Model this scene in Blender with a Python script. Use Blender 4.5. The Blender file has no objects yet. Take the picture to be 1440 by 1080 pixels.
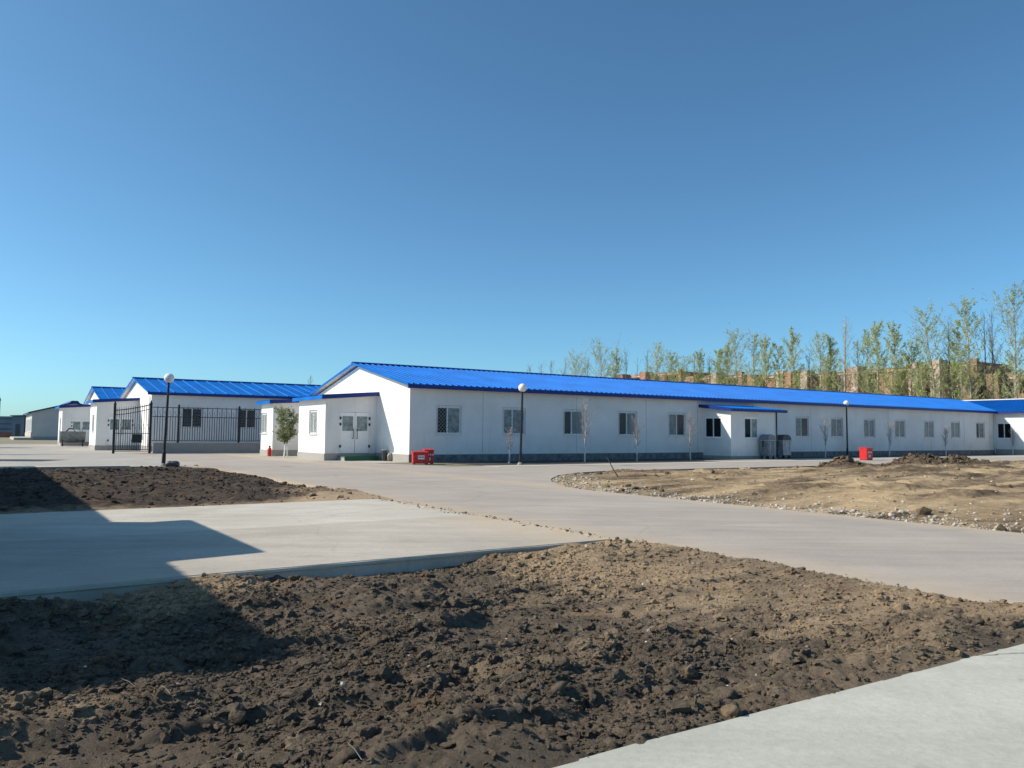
import bpy, bmesh, math, random
import numpy as np
from mathutils import Vector, Matrix
from mathutils.geometry import tessellate_polygon

S = bpy.context.scene
COL = S.collection
RAD = math.radians

# ------------------------------------------------------------------ camera, sky, sun
FPX = 1110.0; CAMH = 1.4
PITCH = math.atan(71.0/FPX); ROLL = 0.0083
cam = bpy.data.cameras.new('camera'); camo = bpy.data.objects.new('camera', cam); COL.objects.link(camo)
fw = Vector((0, math.cos(PITCH), math.sin(PITCH))); r0 = Vector((1, 0, 0)); u0 = Vector((0, -math.sin(PITCH), math.cos(PITCH)))
rc = r0*math.cos(ROLL) + u0*math.sin(ROLL); uc = u0*math.cos(ROLL) - r0*math.sin(ROLL)
m = Matrix((rc, uc, -fw)).transposed().to_4x4(); m.translation = Vector((0, 0, CAMH))
camo.matrix_world = m
cam.sensor_width = 36; cam.sensor_fit = 'HORIZONTAL'; cam.lens = 36*FPX/1440
cam.clip_start = 0.05; cam.clip_end = 9000
S.camera = camo

SUN = Vector((-1.176, -0.04, 0.86)).normalized()
ELEV = math.asin(SUN.z)
w = bpy.data.worlds.new('World'); S.world = w; w.use_nodes = True
nt = w.node_tree; nt.nodes.clear()
sky = nt.nodes.new('ShaderNodeTexSky'); sky.sky_type = 'NISHITA'; sky.sun_disc = False
sky.sun_elevation = ELEV; sky.sun_rotation = math.atan2(SUN.x, SUN.y)
sky.altitude = 200; sky.air_density = 0.7; sky.dust_density = 1.0; sky.ozone_density = 2.0
bg = nt.nodes.new('ShaderNodeBackground'); bg.inputs[1].default_value = 0.092
hs = nt.nodes.new('ShaderNodeHueSaturation'); hs.inputs['Saturation'].default_value = 1.0
ow = nt.nodes.new('ShaderNodeOutputWorld')
nt.links.new(sky.outputs[0], hs.inputs['Color']); tint = nt.nodes.new('ShaderNodeMix'); tint.data_type = 'RGBA'; tint.blend_type = 'MULTIPLY'; tint.inputs[0].default_value = 1.0; tint.inputs[7].default_value = (0.73, 1.14, 1.22, 1)
nt.links.new(hs.outputs[0], tint.inputs[6]); nt.links.new(tint.outputs[2], bg.inputs[0]); nt.links.new(bg.outputs[0], ow.inputs[0])
sl = bpy.data.lights.new('sun', 'SUN'); sl.energy = 4.0; sl.angle = RAD(0.53); sl.color = (1.0, 0.905, 0.775)
so = bpy.data.objects.new('sun', sl); COL.objects.link(so); so.rotation_euler = SUN.to_track_quat('Z', 'Y').to_euler(); so.location = (-30, 0, 40)
S.view_settings.view_transform = 'Standard'; S.view_settings.look = 'None'
S.view_settings.exposure = 0.5; S.view_settings.gamma = 1.0
S.render.engine = 'CYCLES'

# ------------------------------------------------------------------ frames
ANG = RAD(33.7)
U = Vector((math.cos(ANG), math.sin(ANG), 0)); V = Vector((-math.sin(ANG), math.cos(ANG), 0))
C0 = Vector((-5.0, 38.7, 0))
def W(u, v, z=0.0): return C0 + U*u + V*v + Vector((0, 0, z))
def u_at(px, v=0.0):          # u on the line v=const seen at photo column px
    k = (px-720.0)/FPX; b = C0 + V*v
    return (k*b.y - b.x)/(U.x - k*U.y)
def v_at(px, u):
    k = (px-720.0)/FPX; b = C0 + U*u
    return (k*b.y - b.x)/(V.x - k*V.y)
def at(px, D):                # ground point at photo column px and depth D
    return Vector(((px-720.0)/FPX*D, D, 0))

# ------------------------------------------------------------------ numpy noise
_rng = np.random.RandomState(7)
_perm = _rng.permutation(4096).astype(np.int64)
_val = _rng.rand(4096)
def vnoise(x, y, seed=0):
    xi = np.floor(x).astype(np.int64); yi = np.floor(y).astype(np.int64)
    fx = x-xi; fy = y-yi; fx = fx*fx*(3-2*fx); fy = fy*fy*(3-2*fy)
    def h(a, b): return _val[_perm[(_perm[(a+seed*131) & 4095]+b) & 4095]]
    return (h(xi, yi)*(1-fx)+h(xi+1, yi)*fx)*(1-fy)+(h(xi, yi+1)*(1-fx)+h(xi+1, yi+1)*fx)*fy
def fbm(x, y, oct=4, seed=0, g=0.5):
    s = 0; a = 1; n = 0
    for i in range(oct):
        s = s+a*vnoise(x, y, seed+i); n += a; a *= g
        x, y = x*2.03*0.8-y*2.03*0.6+3.1, x*2.03*0.6+y*2.03*0.8+1.7
    return s/n
def worley(x, y, seed=0):     # rounded lumps: 1 in the middle of a cell, 0 at its rim
    xi = np.floor(x).astype(np.int64); yi = np.floor(y).astype(np.int64)
    best = np.full(x.shape, 9.0)
    for dx in (-1, 0, 1):
        for dy in (-1, 0, 1):
            a = xi+dx; b = yi+dy
            i1 = _perm[(_perm[(a+seed*57) & 4095]+b) & 4095]
            cx = a+_val[i1]; cy = b+_val[(i1*7+13) & 4095]; r = 0.55+0.75*_val[(i1*3+5) & 4095]
            d = ((x-cx)**2+(y-cy)**2)/(r*r)
            best = np.minimum(best, d)
    return np.sqrt(np.clip(1-best, 0, 1))
def sst(e0, e1, x):
    t = np.clip((x-e0)/(e1-e0), 0, 1); return t*t*(3-2*t)

C0uv = (C0.dot(U), C0.dot(V))
# ------------------------------------------------------------------ materials
def mat(name): 
    M = bpy.data.materials.new(name); M.use_nodes = True
    t = M.node_tree; return M, t, t.nodes['Principled BSDF']
def N(t, typ, **k):
    n = t.nodes.new(typ)
    for a, b in k.items(): setattr(n, a, b)
    return n
def noise_ramp(t, vec, scale, c0, c1, p0=0.35, p1=0.65, detail=6, rough=0.6):
    n = N(t, 'ShaderNodeTexNoise'); n.inputs['Scale'].default_value = scale; n.inputs['Detail'].default_value = detail; n.inputs['Roughness'].default_value = rough
    t.links.new(vec, n.inputs['Vector'])
    r = N(t, 'ShaderNodeValToRGB'); r.color_ramp.elements[0].position = p0; r.color_ramp.elements[1].position = p1
    r.color_ramp.elements[0].color = (*c0, 1); r.color_ramp.elements[1].color = (*c1, 1)
    t.links.new(n.outputs[0], r.inputs[0]); return r.outputs[0], n.outputs[0]
def mixc(t, a, b, fac, mode='MIX'):
    x = N(t, 'ShaderNodeMix', data_type='RGBA', blend_type=mode)
    for s, v in ((0, fac), (6, a), (7, b)):
        if isinstance(v, (int, float)): x.inputs[s].default_value = v
        elif isinstance(v, tuple): x.inputs[s].default_value = (*v, 1)
        else: t.links.new(v, x.inputs[s])
    return x.outputs[2]
def bump(t, p, h, strength, dist, prev=None):
    b = N(t, 'ShaderNodeBump'); b.inputs['Strength'].default_value = strength; b.inputs['Distance'].default_value = dist
    t.links.new(h, b.inputs['Height'])
    if prev is not None: t.links.new(prev, b.inputs['Normal'])
    t.links.new(b.outputs[0], p.inputs['Normal']); return b.outputs[0]
def coords(t, world=True, scale=(1, 1, 1), rot=0.0):
    src = N(t, 'ShaderNodeNewGeometry').outputs['Position'] if world else N(t, 'ShaderNodeTexCoord').outputs['Object']
    mp = N(t, 'ShaderNodeMapping'); mp.inputs['Scale'].default_value = scale; mp.inputs['Rotation'].default_value = (0, 0, rot)
    t.links.new(src, mp.inputs['Vector']); return mp.outputs[0]

def plain(name, col, rough=0.5, metal=0.0, var=0.12, scale=6.0, spec=0.5, bmp=0.0):
    M, t, p = mat(name); vec = coords(t, False)
    lo = tuple(c*(1-var) for c in col); hi = tuple(min(1, c*(1+var)) for c in col)
    c, n = noise_ramp(t, vec, scale, lo, hi)
    t.links.new(c, p.inputs['Base Color']); p.inputs['Roughness'].default_value = rough; p.inputs['Metallic'].default_value = metal
    p.inputs['Specular IOR Level'].default_value = spec
    if bmp: bump(t, p, n, bmp, 0.02)
    return M

def plaster(name, col, dirt=(0.50, 0.45, 0.39), base_dirt=0.42):
    M, t, p = mat(name); vec = coords(t, False)
    c1, n1 = noise_ramp(t, vec, 0.55, tuple(c*0.86 for c in col), col, 0.3, 0.62)
    st = coords(t, False, (2.5, 2.5, 0.35)); s1, n2 = noise_ramp(t, st, 1.6, (0, 0, 0), (1, 1, 1), 0.56, 0.8)
    x = N(t, 'ShaderNodeMath', operation='MULTIPLY'); x.inputs[1].default_value = 0.32; t.links.new(s1, x.inputs[0])
    c2 = mixc(t, c1, dirt, x.outputs[0])
    # splashed dirt at the foot of the wall
    sp = N(t, 'ShaderNodeSeparateXYZ'); t.links.new(coords(t, False), sp.inputs[0])
    mr = N(t, 'ShaderNodeMapRange'); mr.inputs[1].default_value = 0.15; mr.inputs[2].default_value = 1.0; mr.inputs[3].default_value = base_dirt; mr.inputs[4].default_value = 0
    t.links.new(sp.outputs[2], mr.inputs[0])
    f, nf = noise_ramp(t, vec, 3.0, (0, 0, 0), (1, 1, 1), 0.3, 0.7)
    y = N(t, 'ShaderNodeMath', operation='MULTIPLY'); t.links.new(mr.outputs[0], y.inputs[0]); t.links.new(f, y.inputs[1])
    c3 = mixc(t, c2, dirt, y.outputs[0])
    t.links.new(c3, p.inputs['Base Color']); p.inputs['Roughness'].default_value = 0.85; p.inputs['Specular IOR Level'].default_value = 0.2
    f2, n3 = noise_ramp(t, vec, 5, (0, 0, 0), (1, 1, 1)); bump(t, p, n3, 0.35, 0.015)
    return M

def concrete(name, light, dark, patch, joint=0.0, crack=0.5, streak=True, dusty=()):
    M, t, p = mat(name); vec = coords(t, True, rot=-ANG)
    c1, n1 = noise_ramp(t, vec, 0.45, dark, light, 0.35, 0.62, 8, 0.65)
    sv = coords(t, True, (0.25, 2.2, 1), rot=-ANG)
    c2, n2 = noise_ramp(t, sv, 1.3, (0.80, 0.79, 0.77), (1.07, 1.07, 1.07), 0.35, 0.6, 6, 0.7)
    c = mixc(t, c1, c2, 0.5 if streak else 0.3, 'MULTIPLY')
    c3, n3 = noise_ramp(t, vec, 22, (0.84, 0.84, 0.84), (1.08, 1.08, 1.08), 0.3, 0.7, 8, 0.8)
    c = mixc(t, c, c3, 1.0, 'MULTIPLY')
    pf, _ = noise_ramp(t, vec, 0.17, (0, 0, 0), (1, 1, 1), 0.52, 0.66, 5, 0.55)
    pm = N(t, 'ShaderNodeMath', operation='MULTIPLY'); pm.inputs[1].default_value = 0.6; t.links.new(pf, pm.inputs[0])
    c = mixc(t, c, patch, pm.outputs[0])
    # fine dark specks and small stains
    sf, _ = noise_ramp(t, vec, 3.5, (0, 0, 0), (1, 1, 1), 0.66, 0.74, 4, 0.5)
    sm = N(t, 'ShaderNodeMath', operation='MULTIPLY'); sm.inputs[1].default_value = 0.22; t.links.new(sf, sm.inputs[0])
    c = mixc(t, c, (0.17, 0.14, 0.11), sm.outputs[0])
    if crack:
        dn = N(t, 'ShaderNodeTexNoise'); dn.inputs['Scale'].default_value = 1.2; dn.inputs['Detail'].default_value = 6; t.links.new(vec, dn.inputs['Vector'])
        dv = N(t, 'ShaderNodeMix', data_type='VECTOR'); dv.inputs[0].default_value = 0.35; t.links.new(vec, dv.inputs[4]); t.links.new(dn.outputs['Color'], dv.inputs[5])
        vo = N(t, 'ShaderNodeTexVoronoi', feature='DISTANCE_TO_EDGE'); vo.inputs['Scale'].default_value = 0.30; t.links.new(dv.outputs[1], vo.inputs['Vector'])
        r = N(t, 'ShaderNodeValToRGB'); r.color_ramp.elements[0].position = 0.0; r.color_ramp.elements[1].position = 0.006
        r.color_ramp.elements[0].color = (crack, crack, crack, 1); r.color_ramp.elements[1].color = (0, 0, 0, 1)
        t.links.new(vo.outputs[0], r.inputs[0]); c = mixc(t, c, (0.1, 0.09, 0.08), r.outputs[0])
    for (uu_, wd_) in dusty:      # blown sand lying along the edge u = uu_
        sp = N(t, 'ShaderNodeSeparateXYZ'); t.links.new(vec, sp.inputs[0])
        a_ = N(t, 'ShaderNodeMath', operation='ADD'); a_.inputs[1].default_value = -(uu_+C0uv[0]); t.links.new(sp.outputs[0], a_.inputs[0])
        b_ = N(t, 'ShaderNodeMath', operation='ABSOLUTE'); t.links.new(a_.outputs[0], b_.inputs[0])
        e_ = N(t, 'ShaderNodeMapRange'); e_.inputs[1].default_value = 0.0; e_.inputs[2].default_value = wd_; e_.inputs[3].default_value = 1.0; e_.inputs[4].default_value = 0.0; t.links.new(b_.outputs[0], e_.inputs[0])
        f_, g_ = noise_ramp(t, vec, 2.4, (0, 0, 0), (1, 1, 1), 0.30, 0.62, 8, 0.7)
        h_ = N(t, 'ShaderNodeMath', operation='MULTIPLY'); t.links.new(e_.outputs[0], h_.inputs[0]); t.links.new(f_, h_.inputs[1])
        c = mixc(t, c, (0.50, 0.40, 0.28), h_.outputs[0])
    t.links.new(c, p.inputs['Base Color']); p.inputs['Roughness'].default_value = 0.9; p.inputs['Specular IOR Level'].default_value = 0.15
    b = bump(t, p, n3, 0.5, 0.008); bump(t, p, n1, 0.3, 0.04, b)
    return M

def soil(name, dark, mid, tan, pale):
    M, t, p = mat(name); vec = coords(t, True)
    at_ = N(t, 'ShaderNodeAttribute'); at_.attribute_name = 'tone'
    c1, n1 = noise_ramp(t, vec, 6, dark, mid, 0.28, 0.68, 12, 0.82)
    c2, n2 = noise_ramp(t, vec, 14, tan, pale, 0.35, 0.7, 10, 0.75)
    nn = N(t, 'ShaderNodeTexNoise'); nn.inputs['Scale'].default_value = 5; nn.inputs['Detail'].default_value = 9; nn.inputs['Roughness'].default_value = 0.7; t.links.new(vec, nn.inputs['Vector'])
    a = N(t, 'ShaderNodeMath', operation='ADD'); t.links.new(at_.outputs['Fac'], a.inputs[0]); t.links.new(nn.outputs[0], a.inputs[1])
    mr = N(t, 'ShaderNodeMapRange'); mr.inputs[1].default_value = 0.7; mr.inputs[2].default_value = 1.25; t.links.new(a.outputs[0], mr.inputs[0])
    c = mixc(t, c1, c2, mr.outputs[0])
    # rusty clay streaks
    rf, _ = noise_ramp(t, vec, 1.7, (0, 0, 0), (1, 1, 1), 0.6, 0.72, 6, 0.6)
    rm = N(t, 'ShaderNodeMath', operation='MULTIPLY'); rm.inputs[1].default_value = 0.42; t.links.new(rf, rm.inputs[0])
    c = mixc(t, c, (tan[0]*1.05, tan[1]*0.78, tan[2]*0.5), rm.outputs[0])
    t.links.new(c, p.inputs['Base Color']); p.inputs['Roughness'].default_value = 0.95; p.inputs['Specular IOR Level'].default_value = 0.1
    f3 = N(t, 'ShaderNodeTexNoise'); f3.inputs['Scale'].default_value = 45; f3.inputs['Detail'].default_value = 10; f3.inputs['Roughness'].default_value = 0.75; t.links.new(vec, f3.inputs['Vector'])
    bump(t, p, f3.outputs[0], 1.0, 0.035)
    return M

M_plaster = plaster('white_plaster', (0.84, 0.83, 0.81))
M_plaster_grey = plaster('grey_plaster', (0.55, 0.55, 0.54))
M_plinth = plaster('plinth_concrete', (0.34, 0.33, 0.31), base_dirt=0.3)
M_plinth_shade = plain('shaded_plinth_tone', (0.17, 0.175, 0.18), 0.8, 0, 0.35, 3, 0.2)  # plinth colour with the shade of the front side painted in
M_roof = plain('blue_roof_metal', (0.002, 0.135, 0.50), 0.45, 0.0, 0.16, 0.7, 0.10)
M_trim = plain('dark_blue_trim', (0.006, 0.030, 0.20), 0.4, 0, 0.15, 2, 0.3)
M_soffit = plain('pale_soffit', (0.62, 0.62, 0.60), 0.7)
M_pvc = plain('white_window_plastic', (0.86, 0.87, 0.87), 0.35, 0, 0.04)
M_curtain = plain('curtained_glass', (0.22, 0.27, 0.27), 0.2, 0, 0.4, 4, 0.25)
M_iron = plain('black_iron', (0.012, 0.013, 0.016), 0.45, 0.2, 0.3, 20)
M_grille = plain('grille_iron', (0.5, 0.52, 0.52), 0.5, 0.1, 0.1)
M_red = plain('red_paint', (0.55, 0.018, 0.02), 0.4, 0, 0.25, 9)
M_white = plain('white_label', (0.78, 0.78, 0.76), 0.6)
M_green = plain('green_mat', (0.02, 0.11, 0.06), 0.9, 0, 0.3, 25)
M_galv = plain('galvanised_steel', (0.40, 0.41, 0.41), 0.5, 0.35, 0.22, 5, bmp=0.1)
M_galv_dark = plain('dark_steel', (0.07, 0.075, 0.08), 0.5, 0.3, 0.3, 8)
M_globe = plain('opal_globe', (0.82, 0.80, 0.78), 0.25, 0, 0.03)
M_whitewash = plain('whitewashed_bark', (0.66, 0.65, 0.62), 0.9, 0, 0.15, 30)
M_bark = plain('brown_bark', (0.13, 0.10, 0.08), 0.9, 0, 0.35, 12)
M_bark_pale = plain('pale_bark', (0.38, 0.34, 0.27), 0.9, 0, 0.4, 4)
M_twig = plain('sapling_bark', (0.36, 0.32, 0.31), 0.9, 0, 0.3, 20)
M_rubber = plain('black_rubber', (0.02, 0.02, 0.02), 0.7)
M_stone = plain('rough_stone', (0.30, 0.27, 0.23), 0.95, 0, 0.25, 14, bmp=0.5)
M_seam = plain('seam_strip', (0.36, 0.36, 0.35), 0.8)
M_bluefence = plain('blue_sheet', (0.13, 0.20, 0.28), 0.6, 0, 0.15, 0.4)
M_brown = plain('brown_sheet', (0.20, 0.08, 0.06), 0.7, 0, 0.2, 0.6)
M_rock = plain('pale_gravel', (0.40, 0.36, 0.30), 0.95, 0, 0.35, 5)

M_glass, t_, p_ = mat('dark_window_glass')
p_.inputs['Base Color'].default_value = (0.008, 0.011, 0.016, 1); p_.inputs['Roughness'].default_value = 0.08; p_.inputs['Specular IOR Level'].default_value = 0.14
c_, n_ = noise_ramp(t_, coords(t_, False), 1.5, (0, 0, 0), (1, 1, 1)); bump(t_, p_, n_, 0.05, 0.02)

def leaf_mat(name, a, b):
    M, t, p = mat(name); vec = coords(t, False)
    c, n = noise_ramp(t, vec, 2.2, a, b, 0.35, 0.65, 3)
    t.links.new(c, p.inputs['Base Color']); p.inputs['Roughness'].default_value = 0.6
    tr = N(t, 'ShaderNodeBsdfTranslucent'); t.links.new(c, tr.inputs[0]); mx = N(t, 'ShaderNodeMixShader'); mx.inputs[0].default_value = 0.35
    o = t.nodes['Material Output']; t.links.new(p.outputs[0], mx.inputs[1]); t.links.new(tr.outputs[0], mx.inputs[2]); t.links.new(mx.outputs[0], o.inputs[0])
    return M
M_leaf = leaf_mat('spring_leaves', (0.28, 0.33, 0.08), (0.48, 0.52, 0.17))
M_leaf_pale = leaf_mat('pale_spring_leaves', (0.34, 0.40, 0.13), (0.52, 0.54, 0.25))
M_leaf_green = leaf_mat('green_leaves', (0.13, 0.17, 0.07), (0.30, 0.33, 0.16))

# brick
M_brick, t_, p_ = mat('red_brick')
v_ = coords(t_, False)
sp_ = N(t_, 'ShaderNodeSeparateXYZ'); t_.links.new(v_, sp_.inputs[0])
ad_ = N(t_, 'ShaderNodeMath', operation='ADD'); t_.links.new(sp_.outputs[0], ad_.inputs[0]); t_.links.new(sp_.outputs[1], ad_.inputs[1])
cb_ = N(t_, 'ShaderNodeCombineXYZ'); t_.links.new(ad_.outputs[0], cb_.inputs[0]); t_.links.new(sp_.outputs[2], cb_.inputs[1])
br_ = N(t_, 'ShaderNodeTexBrick'); br_.inputs['Scale'].default_value = 1.0; br_.inputs['Brick Width'].default_value = 0.5; br_.inputs['Row Height'].default_value = 0.25; br_.inputs['Mortar Size'].default_value = 0.02
br_.inputs['Color1'].default_value = (0.36, 0.205, 0.145, 1); br_.inputs['Color2'].default_value = (0.25, 0.135, 0.10, 1); br_.inputs['Mortar'].default_value = (0.30, 0.23, 0.18, 1)
t_.links.new(cb_.outputs[0], br_.inputs['Vector'])
c_, n_ = noise_ramp(t_, v_, 0.35, (0.62, 0.62, 0.62), (1.35, 1.25, 1.15), 0.35, 0.65)
c_ = mixc(t_, br_.outputs[0], c_, 1.0, 'MULTIPLY'); t_.links.new(c_, p_.inputs['Base Color']); p_.inputs['Roughness'].default_value = 0.95
M_palebrick = plain('pale_brick', (0.44, 0.34, 0.28), 0.95, 0, 0.3, 0.5)

M_road = concrete('road_concrete', (0.445, 0.395, 0.345), (0.37, 0.33, 0.29), (0.40, 0.345, 0.295), crack=0.15, dusty=((-10.2, 1.0), (-4.4, 0.8)))
M_apron = concrete('apron_concrete', (0.60, 0.565, 0.49), (0.47, 0.44, 0.375), (0.50, 0.44, 0.355), crack=0.15)
M_apron2 = concrete('worn_apron_concrete', (0.53, 0.48, 0.415), (0.41, 0.375, 0.32), (0.46, 0.39, 0.31), crack=0.12, dusty=((-10.3, 1.6),))
M_front = concrete('front_concrete', (0.57, 0.565, 0.49), (0.43, 0.43, 0.375), (0.55, 0.50, 0.38), crack=0.0, streak=False)
M_walk = concrete('walk_concrete', (0.56, 0.52, 0.46), (0.44, 0.41, 0.36), (0.46, 0.41, 0.34), crack=0.2)
M_yard = concrete('yard_concrete', (0.46, 0.43, 0.385), (0.37, 0.345, 0.31), (0.42, 0.37, 0.31), crack=0.2)
M_ground, t_, p_ = mat('dry_ground')
c_, n_ = noise_ramp(t_, coords(t_, True), 0.15, (0.20, 0.165, 0.11), (0.33, 0.27, 0.19), 0.35, 0.65, 10, 0.7)
c2_, n2_ = noise_ramp(t_, coords(t_, True), 0.03, (0.09, 0.12, 0.04), (0.3, 0.25, 0.18), 0.45, 0.6, 8, 0.7)
c_ = mixc(t_, c_, c2_, 0.4); t_.links.new(c_, p_.inputs['Base Color']); p_.inputs['Roughness'].default_value = 0.95; bump(t_, p_, n_, 0.5, 0.1)
M_soil = soil('dark_soil', (0.048, 0.039, 0.031), (0.235, 0.188, 0.140), (0.33, 0.235, 0.148), (0.48, 0.37, 0.245))
M_soil1 = soil('darker_soil', (0.028, 0.022, 0.018), (0.130, 0.102, 0.080), (0.36, 0.26, 0.17), (0.50, 0.38, 0.26))
M_soil3 = soil('sandy_soil', (0.055, 0.042, 0.032), (0.20, 0.145, 0.095), (0.42, 0.295, 0.165), (0.60, 0.47, 0.30))
M_bed = plain('bed_soil', (0.045, 0.040, 0.036), 0.95, 0, 0.4, 6, bmp=0.6)

# ------------------------------------------------------------------ mesh builder
class MB:
    def __init__(s): s.v = []; s.f = []; s.mi = []
    def add(s, vs, fs, mi=0):
        o = len(s.v); s.v += [tuple(p) for p in vs]; s.f += [tuple(i+o for i in f) for f in fs]; s.mi += [mi]*len(fs); return s
    def box(s, x0, x1, y0, y1, z0, z1, mi=0):
        return s.add([(x0, y0, z0), (x1, y0, z0), (x1, y1, z0), (x0, y1, z0), (x0, y0, z1), (x1, y0, z1), (x1, y1, z1), (x0, y1, z1)],
                     [(0, 3, 2, 1), (4, 5, 6, 7), (0, 1, 5, 4), (1, 2, 6, 5), (2, 3, 7, 6), (3, 0, 4, 7)], mi)
    def prism(s, poly, axis, a0, a1, mi=0):   # poly of 2D points extruded along axis 'x','y','z'
        n = len(poly)
        def P(p, a): return (a, p[0], p[1]) if axis == 'x' else ((p[0], a, p[1]) if axis == 'y' else (p[0], p[1], a))
        vs = [P(p, a0) for p in poly]+[P(p, a1) for p in poly]
        tri = tessellate_polygon([[Vector((p[0], p[1], 0)) for p in poly]])
        fs = [tuple(t) for t in tri]+[tuple(i+n for i in t) for t in tri]
        fs += [(i, (i+1) % n, (i+1) % n+n, i+n) for i in range(n)]
        return s.add(vs, fs, mi)
    def tube(s, pts, rad, n=8, mi=0, cap=True):
        pts = [Vector(p) for p in pts]; k = len(pts); vs = []; fs = []
        if not hasattr(rad, '__len__'): rad = [rad]*k
        for i, p in enumerate(pts):
            d = (pts[min(i+1, k-1)]-pts[max(i-1, 0)]).normalized()
            a = d.orthogonal().normalized() if abs(d.z) < 0.95 else Vector((1, 0, 0))-d*d.x
            a.normalize(); b = d.cross(a)
            for j in range(n):
                t = 2*math.pi*j/n; vs.append(p+(a*math.cos(t)+b*math.sin(t))*rad[i])
        for i in range(k-1):
            for j in range(n): fs.append((i*n+j, i*n+(j+1) % n, (i+1)*n+(j+1) % n, (i+1)*n+j))
        if cap: fs += [tuple(range(n))[::-1], tuple((k-1)*n+j for j in range(n))]
        return s.add(vs, fs, mi)
    def lathe(s, prof, n=20, c=(0, 0), mi=0):
        vs = []; fs = []; k = len(prof)
        for r, z in prof:
            for j in range(n): t = 2*math.pi*j/n; vs.append((c[0]+r*math.cos(t), c[1]+r*math.sin(t), z))
        for i in range(k-1):
            for j in range(n): fs.append((i*n+j, i*n+(j+1) % n, (i+1)*n+(j+1) % n, (i+1)*n+j))
        fs += [tuple(range(n))[::-1], tuple((k-1)*n+j for j in range(n))]
        return s.add(vs, fs, mi)
    def build(s, name, mt, parent=None, smooth=False, fix=True, loc=None, bevel=0):
        me = bpy.data.meshes.new(name); me.from_pydata(s.v, [], s.f)
        for x in (mt if isinstance(mt, (list, tuple)) else [mt]): me.materials.append(x)
        me.polygons.foreach_set('material_index', s.mi)
        if fix:
            bm = bmesh.new(); bm.from_mesh(me); bmesh.ops.recalc_face_normals(bm, faces=bm.faces); bm.to_mesh(me); bm.free()
        if smooth: me.polygons.foreach_set('use_smooth', [True]*len(me.polygons))
        o = bpy.data.objects.new(name, me); COL.objects.link(o)
        if parent: o.parent = parent
        if loc is not None: o.location = loc
        if bevel:
            b = o.modifiers.new('bevel', 'BEVEL'); b.width = bevel; b.segments = 2; b.limit_method = 'ANGLE'
        return o
def tag(o, label=None, cat=None, group=None, kind=None):
    if label: o['label'] = label
    if cat: o['category'] = cat
    if group: o['group'] = group
    if kind: o['kind'] = kind
    return o
def thing(name, loc, rz=0.0, label=None, cat=None, group=None):
    o = bpy.data.objects.new(name, None); COL.objects.link(o); o.location = loc; o.rotation_euler = (0, 0, rz); o.empty_display_size = 0.3
    return tag(o, label, cat, group)
def copy_tree(o, parent=None):
    c = o.copy(); COL.objects.link(c)
    if parent: c.parent = parent
    for ch in list(o.children): copy_tree(ch, c)
    return c

# ------------------------------------------------------------------ ground, slabs
def jit(poly, step=0.5, amp=0.015, seed=1):
    out = []; n = len(poly); r = random.Random(seed)
    for i in range(n):
        a = Vector(poly[i]); b = Vector(poly[(i+1) % n]); L = (b-a).length; k = max(1, min(400, int(L/step)))
        nrm = Vector((-(b-a).y, (b-a).x)).normalized() if L > 1e-6 else Vector((0, 0))
        for j in range(k): out.append(tuple(a+(b-a)*(j/k)+nrm*(r.uniform(-amp, amp) if j else 0)))
    return out
def arc(cx, cy, r, a0, a1, n=10):
    return [(cx+r*math.cos(RAD(a0+(a1-a0)*i/n)), cy+r*math.sin(RAD(a0+(a1-a0)*i/n))) for i in range(n+1)]
# dirt patches in the (u,v) frame of the main building
P1 = [(-60, -19.3)] + jit([(-10.6, -19.3), (-10.1, -18.8), (-10.0, -12), (-9.8, -5)], 0.7, 0.05, 2)[:-1][:0] + [(-9.9, -19.3), (-9.85, -18.9), (-9.9, -14), (-9.8, -8)] + arc(-12.6, -3.2, 2.9, 0, 90, 7) + [(-24, -0.1), (-60, -0.1)]
def vb(u): return -32.23-0.03*(np.clip(u, -30, -10)+15.26)
P2 = [(-60, float(vb(-30))), (-30, float(vb(-30))), (-10.2, float(vb(-10.2))), (-10.2, -26.9), (-60, -26.9)]
C3 = [(9, -11.05), (3.4, -10.95), (1.2, -11.7), (-0.6, -12.9), (-2.0, -14.4), (-3.1, -15.9), (-4.0, -17.5), (-4.4, -19.0)]
P3 = [(-4.4, -60), (70, -60), (70, -11.2)] + C3
def sheet(name, outer, holes, z, mt, thick=0.0, label=None, kind='structure'):
    loops = [[Vector((p[0], p[1], 0)) for p in outer]]+[[Vector((p[0], p[1], 0)) for p in h] for h in holes]
    flat = [p for l in loops for p in l]; tri = tessellate_polygon(loops)
    vs = [tuple(C0+U*p.x+V*p.y+Vector((0, 0, z))) for p in flat]; fs = []
    for t in tri:
        a, b, c = [Vector(vs[i]) for i in t]
        fs.append(tuple(t) if (b-a).cross(c-a).z > 0 else tuple(t)[::-1])
    me_b = MB(); me_b.add(vs, fs)
    if thick:
        o = 0
        for l in loops:
            n = len(l); base = len(me_b.v); 
            me_b.v += [vs[o+i] for i in range(n)]+[(vs[o+i][0], vs[o+i][1], z-thick) for i in range(n)]
            me_b.f += [(base+i, base+(i+1) % n, base+n+(i+1) % n, base+n+i) for i in range(n)]; me_b.mi += [0]*n
            o += n
    ob = me_b.build(name, mt, fix=False); ob['kind'] = kind
    if label: ob['label'] = label
    return ob
BIG = 6000
g = sheet('ground', [(-BIG, -BIG), (BIG, -BIG), (BIG, BIG), (-BIG, BIG)], [P1, P2, P3], -0.02, M_ground)
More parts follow.
